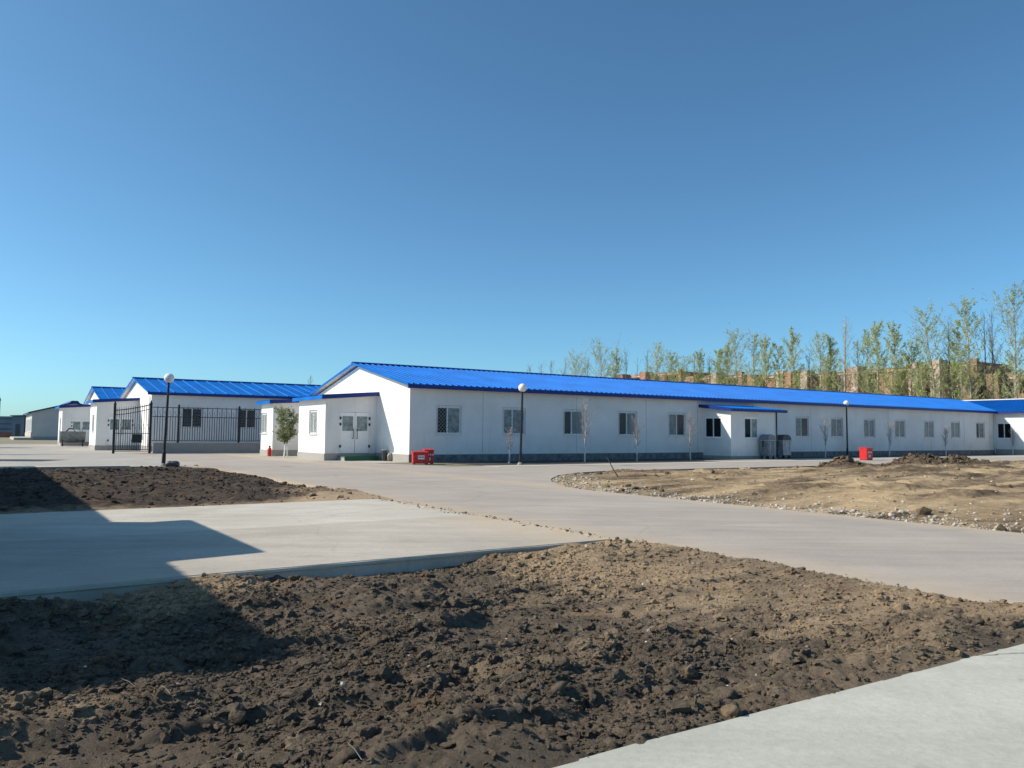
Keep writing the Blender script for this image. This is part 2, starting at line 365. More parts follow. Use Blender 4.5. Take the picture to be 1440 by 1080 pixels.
sheet('road', jit([(-10.15, -90), (-4.42, -90)]+[(a-0.02, b+0.02) for a, b in C3[::-1]]+[(75, -11.18), (75, -5.1), (-0.5, -5.1), (-2, -0.05), (-3.2, 3.5), (-3.2, 30), (-9.5, 30), (-9.6, -0.05), (-13, -0.1)]+arc(-12.6, -3.2, 2.9, 90, 0, 7)+[(-9.8, -8), (-9.93, -14), (-9.88, -18.9), (-9.9, -19.4), (-10.15, -19.5), (-10.15, -26.9), (-10.15, -32.3)], 0.6, 0.02, 3), [], 0.0, M_road, 0.35)
sheet('apron', jit([(-70, -26.88), (-10.3, -26.88), (-10.25, -19.32), (-70, -19.32)], 0.4, 0.012, 4), [], 0.012, M_apron, 0.4)
sheet('worn_apron', jit([(-70, -26.86), (-10.32, -26.86), (-10.30, -23.3), (-70, -23.3)], 0.5, 0.02, 14), [], 0.020, M_apron2, 0.3)
sheet('front_pavement', jit([(-70, -60), (-10.2, -60), (-10.25, float(vb(-10.25))), (-30, float(vb(-30))), (-70, float(vb(-30)))], 0.5, 0.01, 5), [], 0.010, M_front, 0.4)
sheet('yard', [(-120, -0.08), (-9.55, -0.08), (-9.45, 29), (-3.25, 29), (-3.25, 3.55), (-1.9, 0), (-1.9, -0.1), (0.2, -0.1), (0.2, 13), (0.2, 60), (-120, 60)], [], -0.004, M_yard, 0.1)
sheet('kerb_walk', [(-60, -0.75), (-12.5, -0.75), (-12.5, 0.15), (-60, 0.15)], [], 0.05, M_walk, 0.3)
sheet('footpath', jit([(1.2, -6.2), (75, -6.2), (75, -4.95), (1.2, -4.95)], 0.8, 0.015, 8), [], 0.008, M_walk, 0.1)
sheet('far_path', [(17.2, -4.96), (75, -4.96), (75, -2.6), (17.2, -2.6)], [], 0.004, M_yard, 0.1)
sheet('flower_bed', [(1.5, -4.96), (17.2, -4.96), (17.2, 0.1), (1.5, 0.1)], [], -0.006, M_bed, 0.1)
sheet('wall_bed', [(17.2, -2.6), (60, -2.6), (60, 0.1), (17.2, 0.1)], [], -0.006, M_bed, 0.1)

def crack_ribbon(uvs, seed):
    r = random.Random(seed); pts = []
    for (a, b) in zip(uvs[:-1], uvs[1:]):
        for k in range(12): t = k/12; pts.append((a[0]+(b[0]-a[0])*t+r.gauss(0, 0.008), a[1]+(b[1]-a[1])*t+r.gauss(0, 0.008), r.uniform(0.0015, 0.005)))
    q = MB()
    for p, n_ in zip(pts[:-1], pts[1:]):
        q.add([W(p[0], p[1]-p[2], 0.014), W(n_[0], n_[1]-n_[2], 0.014), W(n_[0], n_[1]+n_[2], 0.014), W(p[0], p[1]+p[2], 0.014)], [(0, 1, 2, 3)])
    o = q.build('pavement_crack', M_bed, fix=False); o['kind'] = 'structure'
crack_ribbon([(-11.95, -32.36), (-11.4, -32.55), (-10.9, -32.45), (-10.3, -32.6)], 4)
# ------------------------------------------------------------------ soil patches
def sd_line(u, v, a, b):
    ax, ay = a; bx, by = b; dx, dy = bx-ax, by-ay; L2 = dx*dx+dy*dy
    t = np.clip(((u-ax)*dx+(v-ay)*dy)/L2, 0, 1)
    return np.hypot(u-ax-t*dx, v-ay-t*dy)
def poly_in(u, v, poly):
    ins = np.zeros(u.shape, bool); n = len(poly)
    for i in range(n):
        x0, y0 = poly[i]; x1, y1 = poly[(i+1) % n]
        if y0 == y1: continue
        c = ((y0 > v) != (y1 > v)) & (u < (x1-x0)*(v-y0)/(y1-y0)+x0); ins ^= c
    return ins
def poly_sd(u, v, poly):
    d = np.full(u.shape, 1e9); n = len(poly)
    for i in range(n): d = np.minimum(d, sd_line(u, v, poly[i], poly[(i+1) % n]))
    return np.where(poly_in(u, v, poly), d, -d)
def lumpy(x, y, seed, amp=1.0):
    """clod relief in metres, world-scale input"""
    wx = x+0.10*(fbm(x*4, y*4, 3, seed+40)-0.5); wy = y+0.10*(fbm(x*4+9, y*4, 3, seed+41)-0.5)
    a = 0.060*worley(wx*3.1, wy*3.1, seed)*sst(0.42, 0.64, fbm(x*0.9, y*0.9, 3, seed+9))
    b = 0.036*worley(wx*7.0, wy*7.0, seed+3)*(0.4+1.0*fbm(x*2, y*2, 2, seed+12))
    c = 0.022*worley(wx*15, wy*15, seed+5)
    d = 0.014*worley(wx*29, wy*29, seed+6)
    return amp*(a+b+c+d+0.030*(fbm(x*13, y*13, 5, seed+7, 0.65)-0.5))
def h2(u, v):
    rough = 0.25+0.9*sst(0.36, 0.62, fbm(u*0.55+3, v*0.9, 3, 21))
    rough = np.maximum(rough, 0.85*sst(-31.0, -31.8, v)*sst(-17.5, -14, u))       # big clods along the front slab
    rough = np.maximum(rough, 1.0*sst(-28.3, -27.7, v)*sst(-11.0, -12.5, u))       # and below the apron
    smooth_band = sst(1.3, 0.5, np.abs(v+29.6+0.10*(u+15)))
    rough = rough*(1-0.45*smooth_band)
    base = -0.20+0.16*fbm(u*0.5, v*0.7, 3, 22)
    dr = -10.2-u; base = base+0.12*sst(2.8, 0.0, dr)                                # rises to the road
    df = v-vb(u); base = base+0.07*sst(0.9, 0.0, df)
    da = -26.9-v; base = base-0.05*sst(0.7, 0.0, da)*sst(-10.6, -12.0, u)
    flat = sst(4.2, 0.6, dr+1.2*(fbm(u*0.9, v*1.3, 3, 38)-0.5))*(1-sst(-31.3, -32.0, v)*sst(0.8, 2.0, dr))
    r = rough*(1-0.80*flat)
    h = base+lumpy(u, v, 1)*r*1.25+0.07*r*(fbm(u*1.6, v*2.2, 3, 39)-0.5)+0.06*sst(0.56, 0.66, fbm(u*0.8+5, v*1.9, 3, 44))*(1-0.4*flat)
    edge = np.minimum(np.minimum(dr, df), da); h = np.minimum(h, 0.012+0.4*np.clip(edge, 0, 9)+0.012*(fbm(u*9, v*9, 3, 29)-0.5))
    h = np.where(edge < 0, np.minimum(h, 0.014-0.25*np.clip(-edge, 0, 1)), h)
    return h, r
def tone2(u, v):
    t = 0.40*sst(0.46, 0.66, fbm(u*0.5+7, v*1.1, 5, 31))+0.16*(fbm(u*2.3, v*3.1, 4, 36)-0.4)
    t = t-0.35*sst(0.52, 0.64, fbm(u*0.7+2, v*1.6+4, 4, 47))+0.50*sst(4.8, 0.2, -10.2-u+1.2*(fbm(u*1.4, v*1.4, 3, 34)-0.5))
    t = t+0.30*sst(-28.6, -27.6, v+0.8*(fbm(u, v, 3, 33)-0.5))*sst(-18.5, -15.5, u)
    t = t+0.16*sst(-31.4, -32.2, v)
    return t
def h1(u, v):
    base = -0.17+0.15*sst(-12.2, -10.4, u)*sst(-15.5, -17.5, v)+0.07*sst(0, 3.5, np.minimum(np.minimum(-9.9-u, -0.4-v), v+17.6))*(0.5+0.6*fbm(u*0.35, v*0.35, 3, 51))
    edge = np.minimum(np.minimum(-9.8-u, -0.1-v), v+19.3)
    r = 0.25+0.9*sst(-18.0, -16.8, v)
    h = base+lumpy(u*0.8, v*0.8, 11)*1.3*r
    return np.where(edge < 0, np.minimum(h, 0.0-0.25*np.clip(-edge, 0, 1)), h), r
def tone1(u, v):
    return 0.55*sst(-16.9, -17.9, v+0.6*(fbm(u, v, 3, 54)-0.5))+0.5*sst(2.2, 0.2, -10-u)*sst(-12, -15, v)+0.3*sst(-1.2, -0.3, v)+0.12*sst(0.55, 0.7, fbm(u*0.4, v*0.8, 3, 55))
def h3(u, v):
    base = -0.13+0.16*sst(0.1, 3.5, np.minimum(u+4.4, -11-v))*(0.4+fbm(u*0.3, v*0.3, 3, 61))
    ruts = 0.06*np.sin((v+0.06*u+1.2*fbm(u*0.12, v*0.2, 2, 62))*3.6)*sst(-13, -16, v)*sst(0, 4, u)
    h = base+ruts*fbm(u*0.4, v*0.9, 3, 66)+lumpy(u*0.9, v*0.9, 13)*(0.65+0.9*sst(0.5, 0.68, fbm(u*0.3, v*0.7, 3, 63)))
    # two heaps of spoil by the footpath
    for (hu, hv, su, sv, hh) in ((16.2, -12.9, 0.9, 0.7, 0.20), (21.8, -13.2, 1.4, 0.9, 0.32), (24.6, -13.6, 1.2, 0.8, 0.16)):
        q = ((u-hu)/su)**2+((v-hv)/sv)**2
        h = h+hh*np.exp(-q)*(0.7+0.6*fbm(u*2.2, v*2.2, 3, 64))+np.exp(-q*0.8)*lumpy(u*0.7, v*0.7, 15)*2.2
    edge = poly_sd(u, v, P3)
    h = np.minimum(h, -0.05+0.5*np.clip(edge, 0, 9))
    return np.where(edge < 0, np.minimum(h, -0.05-0.25*np.clip(-edge, 0, 1)), h), np.full(u.shape, 0.6)
def tone3(u, v):
    t = 0.47+1.5*(fbm(u*0.35, v*1.3, 5, 65)-0.5)
    for (hu, hv, s) in ((16.6, -12.9, 1.7), (21.8, -13.2, 2.3), (24.8, -13.6, 1.8)):
        t = t-1.7*np.exp(-(((u-hu)/s)**2+((v-hv)/(s*0.7))**2))
    return t
def uvw(u, v, z): 
    return np.stack([C0.x+U.x*u+V.x*v, C0.y+U.y*u+V.y*v, z], -1)
def np_mesh(name, vs, quads, mt, tone=None, smooth=True):
    me = bpy.data.meshes.new(name); n = len(vs); k = quads.shape[1]
    me.vertices.add(n); me.vertices.foreach_set('co', vs.astype(np.float32).ravel())
    me.loops.add(quads.size); me.loops.foreach_set('vertex_index', quads.astype(np.int32).ravel())
    me.polygons.add(len(quads)); me.polygons.foreach_set('loop_start', np.arange(0, quads.size, k, dtype=np.int32)); me.polygons.foreach_set('loop_total', np.full(len(quads), k, np.int32))
    me.polygons.foreach_set('use_smooth', np.full(len(quads), smooth))
    if tone is not None:
        a = me.attributes.new('tone', 'FLOAT', 'POINT'); a.data.foreach_set('value', tone.astype(np.float32).ravel())
    me.materials.append(mt); me.update(); me.validate()
    o = bpy.data.objects.new(name, me); COL.objects.link(o); return o
def patch(name, us, vs_, hf, tf, poly, mt, margin):
    uu, vv = np.meshgrid(us, vs_, indexing='ij'); h, r = hf(uu, vv); tn = tf(uu, vv)
    pts = uvw(uu, vv, h).reshape(-1, 3); nu, nv = uu.shape
    i = np.arange(nu*nv).reshape(nu, nv)
    q = np.stack([i[:-1, :-1], i[1:, :-1], i[1:, 1:], i[:-1, 1:]], -1).reshape(-1, 4)
    sd = poly_sd(uu, vv, poly); ok = sd > -margin; okq = (ok[:-1, :-1] & ok[1:, :-1] & ok[1:, 1:] & ok[:-1, 1:]).ravel(); q = q[okq]
    used = np.unique(q); mp = np.zeros(nu*nv, np.int64); mp[used] = np.arange(len(used))
    o = np_mesh(name, pts[used], mp[q], mt, tn.ravel()[used]); o['kind'] = 'structure'
    return o
def graded(a, b, s0, s1):
    out = [a]
    while out[-1] < b: out.append(out[-1]+s0+(s1-s0)*(out[-1]-a)/(b-a))
    return np.array(out)
patch('soil', np.concatenate([np.arange(-30, -20.6, 0.06), np.arange(-20.6, -10.05, 0.015)]), np.arange(-32.45, -26.75, 0.015), h2, tone2, P2, M_soil, 0.12)
patch('left_soil', np.arange(-32, -9.6, 0.05), np.arange(-19.5, 0.1, 0.045), h1, tone1, P1, M_soil1, 0.08)
patch('right_soil', graded(-4.6, 62, 0.045, 0.16), np.arange(-34, -10.8, 0.06), h3, tone3, P3, M_soil3, 0.12)

# loose clods and stones: nobody could count them, one object for each patch
def ico(sub):
    bm = bmesh.new(); bmesh.ops.create_icosphere(bm, subdivisions=sub, radius=1.0)
    v = np.array([x.co[:] for x in bm.verts]); f = np.array([[y.index for y in x.verts] for x in bm.faces]); bm.free(); return v, f
def clods(name, label, n, urange, vrange, hf, tf, mt, smin, smax, pw, sub, accept, seed, sink=0.25, toneadd=0.0, smooth=False, tvar=0.10):
    r = np.random.RandomState(seed); bv, bf = ico(sub)
    u = r.uniform(*urange, n); v = r.uniform(*vrange, n); k = accept(u, v, r.rand(n)); u = u[k]; v = v[k]; n = len(u)
    s = smin*(1-r.rand(n))**(-1/pw); s = np.clip(s, smin, smax)
    h, rr = hf(u, v); t = tf(u, v)
    ax = np.stack([r.uniform(0.7, 1.3, n), r.uniform(0.7, 1.3, n), r.uniform(0.5, 0.95, n)], -1)
    P = np.empty((n, len(bv), 3))
    if sub >= 2:        # crumbly, broken outlines: forty noise-carved shapes turned at random
        lib = []
        for q_ in range(40):
            o_ = q_*3.7; fr = 1.3; a_ = fbm(bv[:, 0]*fr+o_+bv[:, 2]*0.7, bv[:, 1]*fr+o_*1.3-bv[:, 2]*0.9, 4, q_, 0.6)+fbm(bv[:, 2]*fr*1.4+o_, (bv[:, 0]-bv[:, 1])*fr+5, 4, q_+50, 0.6)
            rr_ = 1+1.7*(a_-1.0)
            if sub >= 3: rr_ = rr_+0.10*(r.rand(len(bv))-0.5)
            for cut in range(4):       # flat broken faces
                nrm = r.randn(3); nrm /= np.linalg.norm(nrm); dd_ = (bv*rr_[:, None])@nrm; lim = r.uniform(0.45, 0.75); rr_ = np.where(dd_ > lim, rr_*lim/np.maximum(dd_, 1e-6), rr_)
            lib.append(bv*rr_[:, None])
        lib = np.array(lib)[r.randint(0, 40, n)]
    else: lib = np.repeat(bv[None], n, 0)
    jitr = 1+(0.22 if sub < 2 else (0.10 if sub == 2 else 0.045))*r.randn(n, len(bv))
    th = r.uniform(0, 6.28, n); c, q = np.cos(th), np.sin(th)
    x = lib*np.clip(jitr, 0.55, 1.5)[..., None]*ax[:, None, :]*s[:, None, None]
    P[..., 0] = x[..., 0]*c[:, None]-x[..., 1]*q[:, None]; P[..., 1] = x[..., 0]*q[:, None]+x[..., 1]*c[:, None]; P[..., 2] = x[..., 2]
    base = uvw(u, v, h+s*sink); P += base[:, None, :]
    F = bf[None]+(np.arange(n)*len(bv))[:, None, None]
    tn = np.repeat((t+toneadd+tvar*r.randn(n))[:, None], len(bv), 1)
    o = np_mesh(name, P.reshape(-1, 3), F.reshape(-1, 3), mt, tn, smooth)
    return tag(o, label, 'soil clods', kind='stuff')
in2 = lambda u, v, p: (p < 1-0.72*sst(-14.0, -10.8, u+1.4*(fbm(u*0.9, v*1.3, 3, 38)-0.5))) & (v < -26.93+0.0*u) & (v > vb(u)+0.02) & (u < -10.15) & (p < 0.25+0.75*sst(0.4, 0.6, fbm(u*0.9, v*0.9, 3, 71)))
clods('soil_clods', 'crumbly dark brown clods scattered over the turned soil in the foreground', 34000, (-20.5, -10.15), (-32.32, -26.92), h2, tone2, M_soil, 0.009, 0.034, 2.6, 2, in2, 5, sink=0.05)
clods('broken_clods', 'angular broken clods of earth lying among the foreground crumbs', 7000, (-20.5, -10.15), (-32.30, -26.95), h2, tone2, M_soil, 0.018, 0.06, 2.6, 3, in2, 25, sink=0.05)
clods('soil_crumbs', 'fine crumbs of earth strewn over the turned soil in the foreground', 80000, (-20.0, -10.15), (-32.32, -26.92), h2, tone2, M_soil, 0.004, 0.014, 2.5, 1, in2, 15, tvar=0.14)
clods('large_soil_clods', 'fist sized and larger lumps of earth lying in the foreground soil', 1300, (-20.5, -10.3), (-32.25, -26.98), h2, tone2, M_soil, 0.026, 0.07, 2.8, 3,
      lambda u, v, p: (v > vb(u)+0.05) & (p < 0.10+0.9*np.maximum(sst(-31.2, -31.9, v)*sst(-17.5, -15, u), sst(-28.3, -27.6, v))*sst(0.4, 0.55, fbm(u*1.3, v*1.3, 2, 75))), 6, smooth=True, sink=0.05)
clods('pebbles', 'few small pale pebbles lying in the foreground soil', 260, (-19.5, -10.3), (-32.2, -27.0), h2, tone2, M_rock, 0.008, 0.022, 2.5, 2, in2, 16)
clods('left_soil_clods', 'dark clods scattered over the turned soil behind the apron', 9000, (-30, -9.9), (-19.2, -0.2), h1, tone1, M_soil1, 0.020, 0.075, 2.6, 1, lambda u, v, p: (u < -9.9) & (p < 0.3+0.7*sst(-17.8, -16.5, v)), 8)
def straws(name, label, n, mt, seed):
    r_ = random.Random(seed); mb = MB()
    for i in range(n):
        u = r_.uniform(-19.5, -10.4); v = r_.uniform(-32.2, -27.0); h, _ = h2(np.array([u]), np.array([v])); p = W(u, v, float(h[0])+0.012); a = r_.uniform(0, 6.28); l = r_.uniform(0.03, 0.13)
        d = Vector((math.cos(a), math.sin(a), r_.uniform(-0.15, 0.35)))*l; mb.tube([p, p+d*0.5+Vector((0, 0, 0.008)), p+d], [0.0011, 0.0010, 0.0006], 4, cap=False)
    return tag(mb.build(name, mt, fix=False), label, 'straw', kind='stuff')
straws('straw', 'dry straws and thin roots strewn over the foreground soil', 170, M_rock, 31)
def in3(u, v, p):
    e = poly_sd(u, v, P3); a = e > 0.02
    return a & (p < 0.05+0.9*sst(2.2, 0.2, e))
clods('gravel', 'pale gravel and broken stones along the edge of the sandy patch', 20000, (-4.4, 40), (-34, -11.1), h3, tone3, M_rock, 0.012, 0.048, 2.6, 1, in3, 9)
clods('edge_gravel', 'band of pale stones along the road side of the sandy patch', 9000, (-4.4, -1.4), (-34, -12.5), h3, tone3, M_rock, 0.012, 0.05, 2.4, 1, lambda u, v, p: (poly_sd(u, v, P3) > 0.02) & (p < 0.1+0.9*sst(2.0, 0.2, poly_sd(u, v, P3))), 45)
clods('heap_rubble', 'dark jagged lumps covering the two heaps of spoil', 1500, (14.5, 27), (-14.8, -11.6), h3, tone3, M_soil3, 0.04, 0.16, 2.2, 2,
      lambda u, v, p: p < 1.0*(np.exp(-((u-16.2)/1.3)**2-((v+12.9)/0.9)**2)+np.exp(-((u-21.8)/1.8)**2-((v+13.2)/1.0)**2)+np.exp(-((u-24.6)/1.5)**2-((v+13.6)/0.9)**2)), 46, toneadd=-0.4, sink=0.3)
clods('right_soil_clods', 'brown clods scattered over the sandy patch and its heaps', 9000, (-4.4, 40), (-34, -11.1), h3, tone3, M_soil3, 0.02, 0.11, 2.2, 1,
      lambda u, v, p: (poly_sd(u, v, P3) > 0.02) & (p < 0.15+0.9*(np.exp(-((u-16.6)/2)**2-((v+13)/1.3)**2)+np.exp(-((u-22.6)/3.2)**2-((v+13.3)/1.4)**2))), 10, toneadd=-0.15)
clods('road_edge_grit', 'fine grit and crumbs spilled along the seam of road and apron', 2600, (-10.9, -9.9), (-32.2, -19.2), lambda u, v: (np.full(u.shape, 0.012), u), lambda u, v: np.full(u.shape, 0.45), M_soil, 0.006, 0.03, 2.4, 1,
      lambda u, v, p: (p < np.exp(-((u+10.25+0.12*(vnoise(v*2, v*0+3)-0.5))/0.13)**2)), 12)

# ------------------------------------------------------------------ windows, doors
def window(parent, x0, x1, y, z0, z1, out, axis='x', grille=True, split=0.5, curtain='right', depth=0.10, sill=True):
    """window in wall plane: axis 'x' -> wall runs along local x at y, outward = out*y ; axis 'y' -> wall runs along y at x=y-arg, outward = out*x"""
    def P(a, d, z): return (a, y+out*d, z) if axis == 'x' else (y+out*d, a, z)
    def bx(mb, a0, a1, d0, d1, q0, q1):
        p = P(a0, d0, q0); q = P(a1, d1, q1)
        mb.box(min(p[0], q[0]), max(p[0], q[0]), min(p[1], q[1]), max(p[1], q[1]), min(p[2], q[2]), max(p[2], q[2]))
    fr = MB(); t = 0.07
    bx(fr, x0, x1, -depth, -0.03, z0, z0+t); bx(fr, x0, x1, -depth, -0.03, z1-t*1.6, z1)
    bx(fr, x0, x0+t, -depth, -0.03, z0+t, z1-t*1.6); bx(fr, x1-t, x1, -depth, -0.03, z0+t, z1-t*1.6)
    mx = x0+(x1-x0)*split; bx(fr, mx-t/2, mx+t/2, -depth, -0.035, z0+t, z1-t*1.6)
    f = fr.build('window', M_pvc, parent)
    for k, (a, b) in enumerate(((x0+t, mx-t/2), (mx+t/2, x1-t))):
        g_ = MB(); bx(g_, a, b, -depth+0.01, -0.06, z0+t, z1-t*1.6)
        cur = (curtain == 'both') or (curtain == 'right' and k == 1) or (curtain == 'left' and k == 0)
        g_.build('pane', M_curtain if cur else M_glass, f)
    if grille:
        gr = MB(); r = 0.006; st = 0.19
        L = x1-x0; H = z1-z0
        bx(gr, x0-0.02, x1+0.02, 0.004, 0.022, z0-0.02, z0); bx(gr, x0-0.02, x1+0.02, 0.004, 0.022, z1, z1+0.02)
        bx(gr, x0-0.02, x0, 0.004, 0.022, z0, z1); bx(gr, x1, x1+0.02, 0.004, 0.022, z0, z1)
        k = -H
        while k < L:
            for sgn in (1, -1):
                a0 = max(0, k); a1 = min(L, k+H)
                if a1-a0 > 0.03:
                    q0, q1 = a0-k, a1-k
                    if sgn < 0: q0, q1 = H-q0, H-q1
                    gr.tube([P(x0+a0, 0.013+0.004*sgn, z0+q0), P(x0+a1, 0.013+0.004*sgn, z0+q1)], r, 4)
            k += st
        gr.build('grille', M_grille, f)
    if sill:
        s_ = MB(); bx(s_, x0-0.05, x1+0.05, -0.02, 0.07, z0-0.045, z0-0.022); s_.build('sill', M_pvc, f)
    return f

def wall_face(mb, a0, a1, z0, z1, y, out, axis, holes, depth=0.10, mi=0):
    """one wall face with openings and reveals; holes = [(a0,a1,z0,z1)]"""
    def P(a, d, z): return (a, y+out*d, z) if axis == 'x' else (y+out*d, a, z)
    xs = sorted(set([a0, a1]+[h[0] for h in holes]+[h[1] for h in holes])); zs = sorted(set([z0, z1]+[h[2] for h in holes]+[h[3] for h in holes]))
    for i in range(len(xs)-1):
        for j in range(len(zs)-1):
            cx = (xs[i]+xs[i+1])/2; cz = (zs[j]+zs[j+1])/2
            if any(h[0] < cx < h[1] and h[2] < cz < h[3] for h in holes): continue
            mb.add([P(xs[i], 0, zs[j]), P(xs[i+1], 0, zs[j]), P(xs[i+1], 0, zs[j+1]), P(xs[i], 0, zs[j+1])], [(0, 1, 2, 3)], mi)
    for h in holes:
        c = [(h[0], h[2]), (h[1], h[2]), (h[1], h[3]), (h[0], h[3])]
        for k in range(4):
            p, q = c[k], c[(k+1) % 4]
            mb.add([P(p[0], 0, p[1]), P(q[0], 0, q[1]), P(q[0], -depth-0.05, q[1]), P(p[0], -depth-0.05, p[1])], [(0, 1, 2, 3)], mi)
        mb.add([P(c[k][0], -depth-0.05, c[k][1]) for k in range(4)], [(0, 1, 2, 3)], mi)

def ribbed(mb, a0, a1, e, r, pitch=0.36, ht=0.055, along='x'):
    """ribbed sheet: ribs every pitch along the axis from a0 to a1, running from eave point e=(c,z) to ridge point r=(c,z)"""
    prof = []; a = a0
    while a < a1-1e-6:
        for da, dz in ((0, 0), (pitch-0.13, 0), (pitch-0.10, 1), (pitch-0.05, 1), (pitch-0.02, 0)):
            if a+da < a1: prof.append((a+da, dz*ht))
        a += pitch
    prof.append((a1, 0)); vs = []; n = len(prof)
    for (c, z) in (e, r):
        for (x, dz) in prof: vs.append((x, c, z+dz) if along == 'x' else (c, x, z+dz))
    mb.add(vs, [(i, i+1, n+i+1, n+i) for i in range(n-1)])

def gable_building(root, L, Wd, zw, rise, wins_front=(), wins_left=(), plinth=0.38, oh=0.40, ov=0.30, roofL=None, wall_mat=None, porch_gap=None, roof_mat=None, back_roof=True, pitch=0.36, winz=(1.40, 2.82)):
    """local: x 0..L long wall at y=0 (front), gable at x=0, y 0..Wd"""
    wall_mat = wall_mat or M_plaster; roof_mat = roof_mat or M_roof; roofL = roofL or L
    z0, z1 = winz; pin = 0.03
    wl = MB(); hf = [(a, b, z0, z1) for a, b, *_ in wins_front]; hl = [(a, b, c, d) for a, b, c, d in wins_left]
    wall_face(wl, 0, L, plinth, zw, 0, -1, 'x', hf); wall_face(wl, 0, Wd, plinth, zw, 0, -1, 'y', hl)
    sl_ = rise/(Wd/2); 
    wl.add([(0, 0, zw), (0, Wd, zw), (0, Wd/2, zw+rise)], [(0, 1, 2)])
    wl.add([(L, 0, plinth), (L, Wd, plinth), (L, Wd, zw), (L, Wd/2, zw+rise), (L, 0, zw)], [(0, 1, 2, 3, 4)])
    wl.add([(0, Wd, plinth), (L, Wd, plinth), (L, Wd, zw), (0, Wd, zw)], [(0, 1, 2, 3)])
    w_ = wl.build('wall', wall_mat, root, fix=False)
    pl = MB(); pl.box(-0.0, L, 0.0, Wd, -0.10, plinth); 
    pl.v = [(x+(pin if x > 0 else -pin), y+(pin if y > 0 else -pin), z) for x, y, z in pl.v]; pl.build('plinth', M_plinth, root)
    for w3 in wins_front:
        a, b = w3[0], w3[1]; st = w3[2] if len(w3) > 2 else 'right'
        window(root, a, b, 0, z0, z1, -1, 'x', curtain=st, split=w3[3] if len(w3) > 3 else 0.5)
    for (a, b, c, d) in wins_left: window(root, a, b, 0, c, d, -1, 'y')
    # roof
    th = 0.07; ze = zw-sl_*oh+0.10; zr = zw+rise+0.10; yc = Wd/2
    rf = MB(); ribbed(rf, -ov, roofL+ov*0.2, (-oh, ze+th), (yc, zr+th), pitch); ribbed(rf, -ov, roofL+ov*0.2, (Wd+oh, ze+th), (yc, zr+th), pitch)
    r_ = rf.build('roof', roof_mat, root, fix=False)
    sf = MB(); sf.prism([(-oh+0.01, ze), (yc, zr), (Wd+oh-0.01, ze), (Wd+oh-0.01, ze+th-0.008), (yc, zr+th-0.008), (-oh+0.01, ze+th-0.008)], 'x', -ov+0.01, roofL); sf.build('soffit', M_soffit, r_)
    fa = MB()
    for s_, yy in ((-1, -oh), (1, Wd+oh)): 
        fa.box(-ov-0.02, roofL, min(yy, yy+s_*0.05), max(yy, yy+s_*0.05), ze-0.13, ze+th-0.01)
    fa.build('fascia', M_trim, r_)
    vb = MB()   # verge boards on the gable
    for (ya, yb) in ((-oh-0.04, yc), (Wd+oh+0.04, yc)):
        zz = ze+th
        vb.add([(-ov-0.03, ya, zz-0.07), (-ov-0.03, yb, zr+th-0.06), (-ov-0.03, yb, zr+th+0.045), (-ov-0.03, ya, zz+0.045),
                (-ov+0.06, ya, zz-0.07), (-ov+0.06, yb, zr+th-0.06), (-ov+0.06, yb, zr+th+0.045), (-ov+0.06, ya, zz+0.045)],
               [(0, 1, 2, 3), (4, 7, 6, 5), (3, 2, 6, 7), (0, 4, 5, 1), (0, 3, 7, 4), (1, 5, 6, 2)])
    vb.build('verge', roof_mat, r_)
    rd = MB(); rd.prism([(yc-0.22, zr+th+0.01), (yc-0.2, zr+th+0.045), (yc, zr+th+0.095), (yc+0.2, zr+th+0.045), (yc+0.22, zr+th+0.01), (yc, zr+th+0.05)], 'x', -ov-0.05, roofL); rd.build('ridge_cap', M_trim, r_)
    return r_

